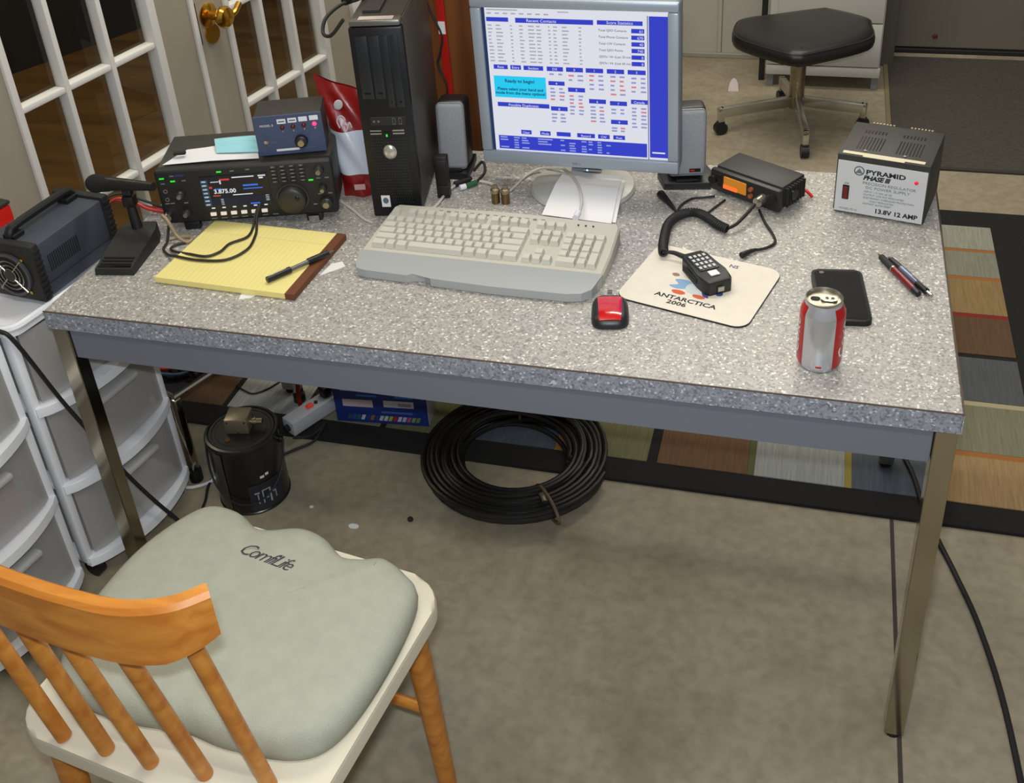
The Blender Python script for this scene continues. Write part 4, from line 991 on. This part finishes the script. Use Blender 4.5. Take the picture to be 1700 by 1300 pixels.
txt('2006', .0150, PRINTB, mp, (-.012, -.0785, .0038), FLAT, align='CENTER', bold=.0004, sx=1.15, ext=.0001)
txt('NS', .0135, mat('print_slate', (92, 100, 132), .9), mp, (.026, .070, .0038), FLAT, bold=.0003, sx=1.0, ext=.0001)
ms = T('computer_mouse', 'small black mouse with glossy red top beside the mouse pad', 'mouse', (.986, .158, H), R(11))
def mouse_f(u, v):
    a = 2*math.pi*u; rx = .031*(1-.06*math.sin(a)); ry = .046
    ex = abs(math.cos(a))**.55*math.copysign(1, math.cos(a)); ey = abs(math.sin(a))**.55*math.copysign(1, math.sin(a))
    k = math.cos(v*math.pi/2)**.38 if v < 1 else 0
    return (rx*ex*k, ry*ey*k, .002+.016*math.sin(v*math.pi/2)*(1-.12*ey*k))
b = B().grid(mouse_f, 36, 10); bmesh.ops.remove_doubles(b.bm, verts=b.bm.verts, dist=1e-5); b.build('shell', mat('mouse_black', (26, 26, 27), .4), ms, True, angle=60)
def top_f(u, v):
    x = (u-.5)*.038*(1+.16*(v-.5)); y = -.040+.066*v
    q = 1-(abs(x)/.031)**3*.28-(abs(y)/.046)**3*.36
    return (x, y, .0192*q-.0010*(y/.04)+.0008)
B().grid(top_f, 10, 12, -.0012).build('red_top', mat('mouse_red', (190, 16, 16), .12, coat=.6), ms, True)
B().cyl((-.004, .038, .014), (.004, .038, .014), .0085, 20).build('scroll_wheel', mat('wheel_grey', (70, 72, 72), .4), ms, True)

# ------------------------------------------------------------------ drinks can
cn = T('drinks_can', 'open silver and red drinks can in front of the phone', 'can', (1.322, .084, H))
CANS = mat('can_silver', (206, 209, 214), .24, .72)
prof = [(0, .006), (.022, .005), (.024, .003), (.0255, 0), (.0275, .001), (.0315, .008), (.033, .013), (.033, .095), (.0325, .100), (.0275, .113), (.0262, .117)]
B().lathe(prof, 56, close=False).build('body', CANS, cn, True, angle=50)
B().lathe([(.0262, .1165), (.0272, .1185), (.0272, .1205), (.0255, .1212), (.0245, .119), (.0240, .1155), (.0, .1155)], 48, close=False).build('lid', mat('can_lid', (168, 163, 148), .32, .9), cn, True)
B().prism([(x, y) for x, y in rrect(.014, .011, .005, 5, -.0125, .001)], .1157, .1160).build('opening', BLACKM, cn)
tab = B().prism(rrect(.024, .014, .006, 5, .007, .001), .1172, .1184).build('pull_tab', mat('tab_metal', (190, 182, 160), .25, .9), cn)
for x in (.004, .012): B().prism(rrect(.005, .006, .002, 4, x, .001), .1185, .1187).build('tab_hole', mat('tab_shadow', (92, 84, 70), .5, .5), tab)
CANR = mat('can_red', (186, 24, 26), .3, .35)
pr_ = [(.0317, .008), (.0332, .013), (.0332, .095), (.0327, .100), (.0279, .1125)]
camaz = math.atan2(-1.33-.084, 1.285-1.322)
for a0, a1 in ((38, 128), (-128, -48)): B().lathe(pr_, 24, a0=camaz+R(a0), a1=camaz+R(a1), close=False).build('red_panel', CANR, cn, True)
def curved_text(s, size, parent, az, zc, m, vertical=True):
    me = text_mesh(s, size, 0.0, align='CENTER', shear=.2, bold=.0004); me.materials.clear(); me.materials.append(m)
    for v in me.vertices:
        x, y = v.co.x, v.co.y
        if vertical: a, z = az-(-y)/.0336*-1, zc+x; a = az+(-y+size*.35)/.0336
        else: a, z = az+x/.0336, zc+y
        v.co = (.0336*math.cos(a), .0336*math.sin(a), z)
    return link('lettering', me, parent)
curved_text('Coke', .030, cn, camaz+R(72), .054, PRINTW)
curved_text('Coke', .030, cn, camaz-R(84), .054, PRINTW)
B().lathe([(.0331, .0135), (.0333, .0135), (.0333, .0165), (.0331, .0165)], 6, a0=camaz-R(6), a1=camaz+R(9), close=False).build('printed_mark', CANR, cn)

# ------------------------------------------------------------------ phone
ph_ = T('mobile_phone', 'black smartphone lying face up behind the drinks can', 'phone', (1.352, .268, H), R(6.5))
B().prism(rrect(.084, .156, .012), 0, .0095, .002).build('body', mat('phone_black', (13, 13, 14), .5), ph_, True)
B().prism(rrect(.074, .142, .008), .0096, .0100).build('screen', mat('phone_glass', (10, 10, 11), .5, 0, 0, 20, .3, 90, spec=.12), ph_)
B().cyl((-.025, .066, .0095), (-.025, .066, .0103), .004, 14).build('camera_ring', mat('ring_dark', (60, 60, 62), .3), ph_)

# ------------------------------------------------------------------ bench power supply
ps = T('bench_power_supply', 'black power supply with a white printed front at the desk corner', 'power supply', (1.333, .567, H), R(-12.6))
pw_, pdp, phh = .164, .150, .118
PSB = mat('psu_black', (50, 49, 46), .55, 0, .08, 70)
zf_ = .004
for x in (.015, pw_-.015):
    for y in (.015, pdp-.015): B().cyl((x, y, 0), (x, y, zf_+.001), .006, 12).build('foot', RUBBER, ps)
B().box(0, pw_, .004, pdp, zf_, zf_+phh, .002).build('cover', PSB, ps, True)
pf_ = B().box(.003, pw_-.003, .0, .0038, zf_+.001, zf_+phh-.012, .0006).build('front_panel', mat('psu_front', (202, 203, 204), .5), ps)
B().box(.001, pw_-.001, .001, .0038, zf_+phh-.0118, zf_+phh-.0005).build('front_lip', PSB, ps)
tape = mat('masking_tape', (216, 206, 176), .6)
B().box(.008, pw_-.012, .006, .016, zf_+phh+.0002, zf_+phh+.0009).build('tape', tape, ps)
B().box(.045, .118, .0005, .006, zf_+phh+.0002, zf_+phh+.0009).build('tape', tape, ps)
for g0 in (.026, .096):
    for k in range(8): B().box(g0+k*.0058, g0+.0026+k*.0058, .032, .088, zf_+phh-.0002, zf_+phh+.0003).build('vent_slot', BLACKG, ps)
    for k in range(7): B().box(g0+k*.0062, g0+.003+k*.0062, .104, .118, zf_+phh-.0002, zf_+phh+.0003).build('vent_slot', BLACKG, ps)
    for k in range(7): B().box(g0+.006+k*.0062, g0+.009+k*.0062, pdp-.0005, pdp+.004, zf_+phh-.003, zf_+phh+.001).build('heat_sink_fin', mat('fin_alu', (190, 176, 150), .35, .8), ps)
    B().cyl((g0+.018, .026, zf_+phh), (g0+.018, .026, zf_+phh+.0015), .0028, 10).build('screw', STEEL, ps)
def pt(s, x, z, size, m=PRINTB, **k): return txt(s, size, m, pf_, (x, -.0004, zf_+z), ext=.0001, **k)
pt('PYRAMID', .054, .085, .0130, bold=.0004, sx=1.30); pt('PHASE III', .050, .0735, .0125, shear=.25, bold=.0005, sx=1.05, spacing=.92)
pt('PRECISION REGULATOR', .050, .064, .0080, PRINTG, sx=1.08); pt('DC POWER SUPPLY', .056, .0555, .0080, PRINTG, sx=1.12)
for k, s in enumerate(('INPUT: 115 VAC 60 HZ', 'OUTPUT: 13.8 VDC REGULATED', 'ELECTRONIC OVERLOAD PROTECTION', 'FULLY REGULATED', 'INSTANT AUTO RESET')): pt(s, .054+(.012 if k == 3 else 0), .048-k*.0062, .0050, PRINTG)
pt('13.8V 12 AMP', .076, .0085, .0125, bold=.0004, sx=1.05); pt('MODEL PS-12', .012, .006, .0055, PRINTG)
B().tube([(.042+.0085*math.cos(R(a)), -.0002, zf_+.0895+.0085*math.sin(R(a))) for a in range(0, 360, 15)], .0008, 6, True, 1).build('round_logo', PRINTB, pf_)
B().prism([(.035, -.004), (.049, -.004), (.042, .006)], 0, .0003).build('logo_pyramid', PRINTG, pf_, False, (0, -.0001, zf_+.0885), FRONT)
sw = B().box(.0155, .0275, -.002, 0, zf_+.028, zf_+.057, .0006).build('switch_frame', BLACKG, pf_)
B().box(.0175, .0255, -.0045, -.0018, zf_+.030, zf_+.055, .0012).build('rocker', mat('rocker_red', (106, 16, 14), .3), sw)
pt('ON', .018, .059, .005)
B().sph((.143, -.001, zf_+.083), .0036, 14, (1, .8, 1)).build('indicator_lamp', mat('red_led', (200, 20, 40), .3, emit=.5), pf_, True)

# ================================================================== UNDER THE DESK
pcn = T('dummy_load_can', 'black paint-can dummy load with a metal connector box on its lid', 'can', (.093, .352, 0))
BK = mat('can_black', (22, 23, 21), .28)
cr_ = .082
B().lathe([(cr_-.003, 0), (cr_, .003), (cr_, .006), (cr_-.002, .008), (cr_-.002, .178), (cr_, .181), (cr_+.002, .186), (cr_, .190), (cr_-.006, .191), (cr_-.008, .187)], 56).build('can_body', BK, pcn, True)
lidp = B().lathe([(0, .1885), (.058, .1885), (.060, .187), (.066, .187), (.068, .1895), (.0735, .1895), (.0738, .1875)], 48).build('lid', mat('lid_black', (44, 43, 36), .35, .2), pcn, True)
bx = B().box(-.029, .024, -.018, .030, .1892, .228, .002).build('connector_box', mat('box_alu', (150, 138, 118), .35, .6), pcn, True, None, (0, 0, R(12)))
for x, z in ((-.022, .222), (.018, .222), (.0, .196)): B().cyl((x, -.0185, z), (x, -.0205, z), .0025, 10).build('screw', STEEL, bx)
B().cyl((.0245, .004, .208), (.052, .004, .208), .0075, 18).cyl((.033, .004, .208), (.037, .004, .208), .0095, 18).build('coax_socket', mat('socket_metal', (176, 160, 130), .25, .9), bx, True)
B().cyl((-.012, -.042, .1893), (-.012, -.042, .1905), .006, 12).build('vent_plug', mat('rust_plug', (110, 70, 36), .7), pcn)
for s, a in ((1, R(20)), (-1, R(200))):
    B().cyl(((cr_-.002)*math.cos(a), (cr_-.002)*math.sin(a), .150), ((cr_+.005)*math.cos(a), (cr_+.005)*math.sin(a), .150), .009, 16).build('handle_ear', BK, pcn, True)
hp = []
for k in range(13):
    t = k/12; a = R(20)-R(180)*t
    hp.append(((cr_+.005)*math.cos(a), (cr_+.005)*math.sin(a), .150-.110*math.sin(math.pi*t)**.8))
B().tube(hp, .0024, 8, smooth=3).build('wire_handle', mat('wire_dark', (60, 62, 66), .35, .8), pcn, True)
def on_can(nm, m, a0, a1, z0, z1, r=cr_-.0012):
    return B().lathe([(r, z0), (r+.0004, z0), (r+.0004, z1), (r, z1)], 6, a0=R(a0), a1=R(a1), close=False).build(nm, m, pcn)
on_can('seam_reflection', mat('seam_reflection_grey', (74, 70, 62), .45, .3), -118, -100, .012, .176)  # reflection along the can seam, painted as a lighter stripe
on_can('printed_panel', mat('panel_dark', (36, 38, 46), .5), -66, -8, .012, .086)
for a0, a1, z0, z1 in ((-58, -50, .060, .064), (-54, -52, .030, .058), (-46, -44, .030, .066), (-46, -32, .064, .067), (-34, -31, .026, .066), (-28, -22, .048, .052), (-24, -22, .030, .05), (-40, -36, .04, .043)): on_can('schematic_line', mat('print_pale', (150, 152, 154), .6), a0, a1, z0, z1, cr_-.0008)
on_can('printed_mark', PRINTW, -44, -37, .100, .107, cr_-.0008); on_can('printed_mark', PRINTW, -35, -29, .103, .110, cr_-.0008)

bb = T('ink_carton', 'blue carton with white and yellow labels standing under the desk', 'box', (.190, .618, .011), R(5.0))
BLUE = mat('carton_blue', (26, 48, 116), .4)
cw, cd_, ch = .238, .070, .165
cbx = B().box(0, cw, 0, cd_, 0, ch, .0008, 1).build('carton', BLUE, bb)
B().box(cw+.0003, cw+.0009, .002, cd_-.002, .002, ch-.03).build('side_print', mat('carton_pale', (188, 186, 186), .5), cbx)
def cl(nm, c, x0, x1, z0, z1): return B().box(x0, x1, -.0006, 0, z0, z1).build(nm, mat('carton_%d_%d_%d' % c, c, .5), cbx)
cl('printed_label', (190, 194, 214), .020, .066, .098, .116); cl('printed_label', (186, 170, 30), .0665, .110, .098, .116)
cl('printed_strip', (40, 120, 200), .060, .112, .083, .089); cl('printed_strip', (40, 120, 200), .158, .205, .083, .089)
cl('printed_label', (196, 178, 186), .022, .100, .050, .072); cl('printed_label', (196, 196, 206), .128, .205, .054, .074)
for k in range(12): B().box(.166+k*.0028, .1675+k*.0028, -.0009, -.00065, .058, .068).build('barcode_bar', PRINTG, cbx)
cl('printed_picture', (150, 120, 104), .118, .138, .102, .122); cl('printed_picture', (110, 112, 96), .150, .200, .104, .116)
for k, c in enumerate(((60, 70, 90), (40, 80, 130), (30, 100, 80), (190, 190, 196), (40, 60, 130), (150, 90, 50), (44, 60, 120), (180, 184, 190), (190, 190, 196), (160, 170, 50), (170, 40, 44), (186, 186, 194), (170, 176, 190), (180, 80, 110), (120, 140, 80), (110, 120, 70))):
    B().prism([(.028+k*.0118, .010), (.037+k*.0118, .010), (.043+k*.0118, .025), (.034+k*.0118, .025)], 0, .0006).build('printed_swatch', mat('swatch_%d' % k, c, .5), cbx, False, (0, 0, 0), FRONT)
cl('printed_strip', (70, 92, 150), .120, .200, .034, .040)

pst = T('power_strip', 'white power strip with a red switch on the floor by the blue carton', 'power strip', (.106, .540, .010), R(63))
STRW = mat('strip_white', (188, 190, 192), .45)
B().box(0, .210, -.004, .040, .002, .042, .003).build('housing', STRW, pst, True)
B().box(.060, .080, .008, .022, .0422, .0495, .003).build('switch', mat('switch_red', (210, 60, 40), .4, emit=.15), pst, True)
B().cyl((.090, .016, .042), (.090, .016, .046), .005, 12).build('reset_button', BLACKP, pst)
B().cyl((-.010, .018, .02), (.0, .018, .02), .010, 14).build('cord_grommet', BLACKP, pst)
for k in range(3):
    B().box(.112+k*.032, .134+k*.032, .008, .030, .0422, .0432).build('outlet', mat('outlet_pale', (150, 150, 150), .5), pst)
for k, (x, lab) in enumerate(((.124, 'black plug in the power strip outlet nearest its switch'), (.157, 'black plug in the power strip outlet close to the blue carton'))):
    p = T('wall_plug', lab, 'plug', tuple(Matrix.Translation((.106, .540, .010)) @ Matrix.Rotation(R(63), 4, 'Z') @ Vector((x, .018, .0434))), R(63), 'plugs in the power strip')
    B().box(-.012, .012, -.012, .012, 0, .030, .004).build('plug_body', BLACKP, p, True)
    B().tube([(0, 0, .030), (.004, .004, .045), (.012, .012, .058), (.03, .02, .060)], .003, 8).build('cord', RUBBER, p, True)
tag(B().tube([(.115, .520, .026), (.150, .55, .012), (.165, .60, .013), (.166, .566, .013), (.158, .535, .006), (.125, .500, .005), (.09, .47, .005), (.04, .47, .005)], .0036, 8).build('black_wire', RUBBER, None, True), 'black cord curving from the power strip over the floor', 'cord')
tag(B().tube([(.080, .640, .018), (.080, .640, .060), (.085, .640, .100), (.088, .64, .14), (.088, .64, .40), (.085, .64, .628)], .0058, 10).build('red_cable', mat('red_cable', (128, 24, 22), .45), None, True), 'thick red cable hanging down behind the power strip', 'cable')
tag(B().tube([(-.135, .70, .0135), (-.105, .684, .0135), (-.074, .676, .0135), (-.046, .700, .0135), (-.024, .742, .0135), (-.01, .78, .0135)], .0022, 8).build('thin_wire', RUBBER, None, True), 'thin black wire in a wave on the pale rug block', 'wire')
tag(B().tube([(-.030, .363, .004), (-.024, .335, .004), (-.010, .300, .004), (.0, .26, .004)], .0034, 8).build('thin_wire', RUBBER, None, True), 'short black wire on the floor left of the dummy load can', 'wire')
tag(B().tube([(-.085, .326, .005), (-.06, .330, .005), (-.03, .352, .005), (-.022, .377, .004)], .004, 8).build('cable_tie', WHITEP, None, True), 'short white strap lying by the trolley foot', 'strap')

# coil of coaxial cable
co = T('cable_coil', 'large coil of black coaxial cable lying on the floor at the rug edge', 'cable coil', (.672, .560, .0))
COAX = mat('coax_black', (24, 24, 22), .38)
rnd = random.Random(11); pts = []
NT = 24
for k in range(NT):
    layer = k // 8; pos = k % 8
    r0 = .122+pos*.0118+layer*.004; zz = .020+layer*.0125
    ph0 = rnd.random()*6.28; am_ = .0075*rnd.random()
    for i in range(40):
        a_ = 2*math.pi*i/40; f_ = i/40
        pts.append(Vector(((r0+.0118*f_+am_*math.sin(2*a_+ph0))*math.cos(a_), (r0+.0118*f_+am_*math.sin(2*a_+ph0))*math.sin(a_)*.98, zz+.0035*math.sin(a_*2+ph0))))
B().tube(pts, .0064, 8, smooth=1).build('coax', COAX, co, True)
TIE = mat('tape_tan', (96, 82, 58), .5)
for a_ in (R(100), R(-52)):
    c = Vector((.183*math.cos(a_), .183*math.sin(a_), .031)); u = Vector((math.cos(a_), math.sin(a_), 0))
    B().tube([c+u*.060*math.cos(t)+Vector((0, 0, .0265*math.sin(t))) for t in [2*math.pi*k/20 for k in range(20)]], .004, 8, True, 1).build('tape_tie', TIE, co, True)
B().tube([(.100, -.150, .062), (.108, -.160, .062), (.114, -.170, .060)], .007, 10).build('coax_end_connector', STEEL, co, True)
tag(B().tube([(1.53, .80, .016), (1.548, .742, .016), (1.566, .68, .016), (1.580, .60, .015), (1.592, .55, .010), (1.612, .49, .006), (1.640, .40, .006), (1.672, .28, .006), (1.70, .10, .006), (1.72, -.2, .006)], .0058, 8).build('floor_cord', RUBBER, None, True), 'black cord crossing the rug edge behind the right desk leg', 'cord')
tag(B().tube([(-.15, -.005, .683), (-.110, -.004, .681), (-.088, .001, .655), (-.071, .040, .500), (-.048, .058, .410), (-.024, .088, .285), (.008, .110, .190), (.036, .130, .118), (.07, .15, .04), (.12, .16, .006), (.20, .15, .006)], .0042, 8).build('hanging_cord', RUBBER, None, True), 'black cord hanging from the cart top down past the left desk leg', 'cord')
tag(B().sph((.486, .333, .006), .007, 10, (1, 1, .8)).build('rubber_plug', BLACKM, None, True), 'tiny black lump on the bare concrete left of the cable coil', 'plug')

# ================================================================== CHAIR AND CUSHION
ch_ = T('desk_chair', 'honey-coloured wooden chair with a cream seat pulled up to the desk', 'chair', (.535, -.405, 0), R(-8))
B().prism(rrect(.475, .44, .06), .435, .468, .008).build('seat', mat('cream_seat', (214, 206, 184), .6), ch_, True)
for x, y in ((-.19, .17), (.19, .17), (-.19, -.18), (.19, -.18)):
    B().cyl((x*1.08, y*1.08, 0), (x, y, .4345), .016, 16, .021).build('leg', OAK, ch_, True)
for y in (.178, -.188): B().cyl((-.19, y, .20), (.19, y, .20), .010, 12).build('stretcher', OAK, ch_, True)
crest = catmull([(.235, -.560, 0), (.30, -.600, 0), (.38, -.622, 0), (.427, -.632, 0), (.479, -.640, 0), (.536, -.646, 0), (.60, -.648, 0), (.65, -.634, 0), (.682, -.608, 0), (.71, -.585, 0)], 6)[:49]
def crest_f(bm):
    rings = []
    n = len(crest)
    for i, p in enumerate(crest):
        d = (crest[min(i+1, n-1)]-crest[max(i-1, 0)]).normalized(); nn = Vector((-d.y, d.x, 0))
        e = min(i, n-1-i)/(n-1); hh = .085*(.75+.25*min(1, e*6)); zt = .864
        rings.append([bm.verts.new(p+nn*a_+Vector((0, 0, z))) for a_, z in ((.004, zt-hh), (.002, zt-.006), (-.003, zt), (-.016, zt), (-.021, zt-.006), (-.021, zt-hh))])
    for a_, b_ in zip(rings, rings[1:]):
        for k in range(6): bm.faces.new((a_[k], a_[(k+1) % 6], b_[(k+1) % 6], b_[k]))
    bm.faces.new(rings[0][::-1]); bm.faces.new(rings[-1])
b = B(); crest_f(b.bm)
inv = (Matrix.Translation(ch_.location) @ Matrix.Rotation(R(-8), 4, 'Z')).inverted()
o = b.build('crest_rail', OAK, ch_, True); o.matrix_parent_inverse = inv
for t, xs in ((5, -.17), (14, -.10), (23, -.03), (32, .05), (42, .14)):
    p = crest[t]; o = B().cyl((.535+xs*1.0, -.598+abs(xs)*.06, .4685), (p.x, p.y+.010, .785), .011, 14).build('spindle', OAK, ch_, True); o.matrix_parent_inverse = inv

cu = T('seat_cushion', 'grey-green contoured seat cushion with script lettering on the chair', 'cushion', (0, 0, 0))
outl = [(.292, -.375), (.303, -.291), (.335, -.215), (.373, -.174), (.429, -.177), (.482, -.205), (.543, -.190), (.590, -.200), (.633, -.231), (.664, -.232), (.701, -.223), (.742, -.244), (.774, -.283), (.772, -.40), (.748, -.510), (.70, -.556), (.60, -.562), (.53, -.552), (.45, -.556), (.36, -.545), (.312, -.51), (.294, -.45)]
oc = catmull([(x, y, 0) for x, y in outl], 5); ctr = Vector((.535, -.385, 0)); b = B(); rings = []
def inset(P, dd):
    n = len(P); Q = []
    for i in range(n):
        t = (P[(i+1) % n]-P[i-1]).normalized(); Q.append(P[i]+Vector((t.y, -t.x, 0))*dd)
    return Q
for dd, z in ((.010, .4690), (.002, .475), (0, .488), (.002, .502), (.008, .512), (.018, .519), (.034, .523)):
    rings.append([b.bm.verts.new(Vector((p.x, p.y, z))) for p in inset(oc, dd)])
for a_, b_ in zip(rings, rings[1:]):
    n = len(a_)
    for i in range(n): b.bm.faces.new((a_[i], a_[(i+1) % n], b_[(i+1) % n], b_[i]))
last = rings[-1]
for sc2, zz in ((.75, .527), (.5, .529), (.25, .529)):
    ring = [b.bm.verts.new(Vector((ctr.x+(v.co.x-ctr.x)*sc2, ctr.y+(v.co.y-ctr.y)*sc2, zz))) for v in rings[-1]]
    for i in range(n): b.bm.faces.new((last[i], last[(i+1) % n], ring[(i+1) % n], ring[i]))
    last = ring
b.bm.faces.new(last); b.bm.faces.new(rings[0][::-1])
b.build('cover', FABRICG, cu, True, angle=60)
txt('ComfiLife', .033, mat('stitch_dark', (58, 54, 60), .9), cu, (.478, -.278, .5285), (R(1), 0, R(-12)), shear=.5, spacing=.80, ext=.0002, sx=.95, bold=-.0003)

# ================================================================== BACK OF THE ROOM
wc = T('white_cabinet', 'white metal drawer cabinet against the back wall behind the stool', 'cabinet', (1.09, 2.93, 0))
WCM = mat('cabinet_white', (196, 193, 186), .45)
B().box(.0, .43, .006, .26, .055, .90, .004).build('body', WCM, wc, True)
for z0, z1 in ((.10, .275), (.28, .55), (.555, .88)):
    o = B().box(-.004 if z0 < .2 else .03, .425, -.012, .0055, z0, z1, .004).build('drawer', WCM, wc, True)
    B().box(.17, .26, -.022, -.0125, z1-.03, z1-.02, .002).build('pull', STEEL, o)
B().box(-.004, .432, -.010, .0055, .056, .096, .003).build('kick_rail', WCM, wc, True)
for x in (.015, .415):
    for y in (.02, .24): B().box(x-.012, x+.012, y-.012, y+.012, 0, .0545, .002).build('foot', mat('foot_grey', (126, 128, 132), .5), wc)
tag(B().box(0, .022, 0, .03, .0, .95, .003).build('black_post', BLACKM, None, False, (1.055, 2.99, 0)), 'dark upright post beside the white drawer cabinet', 'post')
stl = T('swivel_stool', 'low black padded stool on a chrome base with casters', 'stool', (1.218, 2.60, 0))
so = [(-.235, -.05), (-.215, -.19), (-.06, -.315), (.0, -.335), (.06, -.31), (.235, -.16), (.245, -.02), (.225, .06), (.10, .145), (.05, .145), (-.10, .07), (-.20, .02)]
b = B(); oc2 = catmull([(x, y, 0) for x, y in so], 5); rings = []
for dd, z in ((.02, .346), (.004, .351), (0, .362), (0, .378), (.006, .393), (.02, .401), (.05, .405)):
    rings.append([b.bm.verts.new(Vector((p.x, p.y, z))) for p in inset(oc2, -dd)])
for a_, b_ in zip(rings, rings[1:]):
    n = len(a_)
    for i in range(n): b.bm.faces.new((a_[i], a_[(i+1) % n], b_[(i+1) % n], b_[i]))
b.bm.faces.new(rings[-1]); b.bm.faces.new(rings[0][::-1]); bmesh.ops.triangulate(b.bm, faces=[f for f in b.bm.faces if len(f.verts) > 4])
VIN = mat('black_vinyl', (24, 23, 22), .38)
seat = b.build('seat', VIN, stl, True, angle=60)
B().tube([Vector((p.x, p.y, .392)) for p in inset(oc2, -.006)], .003, 6, True, 1).build('piping', mat('vinyl_piping', (36, 36, 36), .35), seat, True)
B().cyl((0, 0, .23), (0, 0, .3335), .022, 18).build('seat_post', BLACKP, stl, True)
B().box(-.06, .05, -.08, .04, .334, .3455, .003).build('seat_plate', BLACKM, stl)
B().box(-.060, -.02, -.012, .0, .310, .320, .002).build('height_lever', BLACKP, stl)
B().cyl((0, 0, .06), (0, 0, .2295), .028, 24).build('column', BRUSHED, stl, True)
for x, y in ((-.262, -.145), (.242, -.045), (.047, -.300), (-.060, .175)):
    v = Vector((x, y, 0)); L_ = v.length; an = math.atan2(y, x)
    o = B().box(.02, L_, -.012, .012, .068, .106, .003).build('base_arm', mat('dull_chrome', (190, 184, 172), .3, .85), stl, True, None, (0, 0, an))
    B().box(L_-.011, L_+.011, -.0112, .0112, .050, .106, .003).build('caster_socket', CHROME, o, True)
    B().cyl((L_, -.014, .024), (L_, .014, .024), .024, 20).box(L_-.014, L_+.014, -.010, .010, .028, .052, .003).build('caster', BLACKP, o, True)
tag(B().prism([(-.021, 0), (.021, 0), (.017, .030), (.009, .048), (0, .054), (-.009, .048), (-.017, .030)], -.001, .001).build('paper_card', mat('pink_white_card', (206, 192, 192), .7), None, False, (.966, 2.862, .0), (R(62), 0, 0)), 'small white bell-shaped card propped on the floor behind the monitor', 'card')
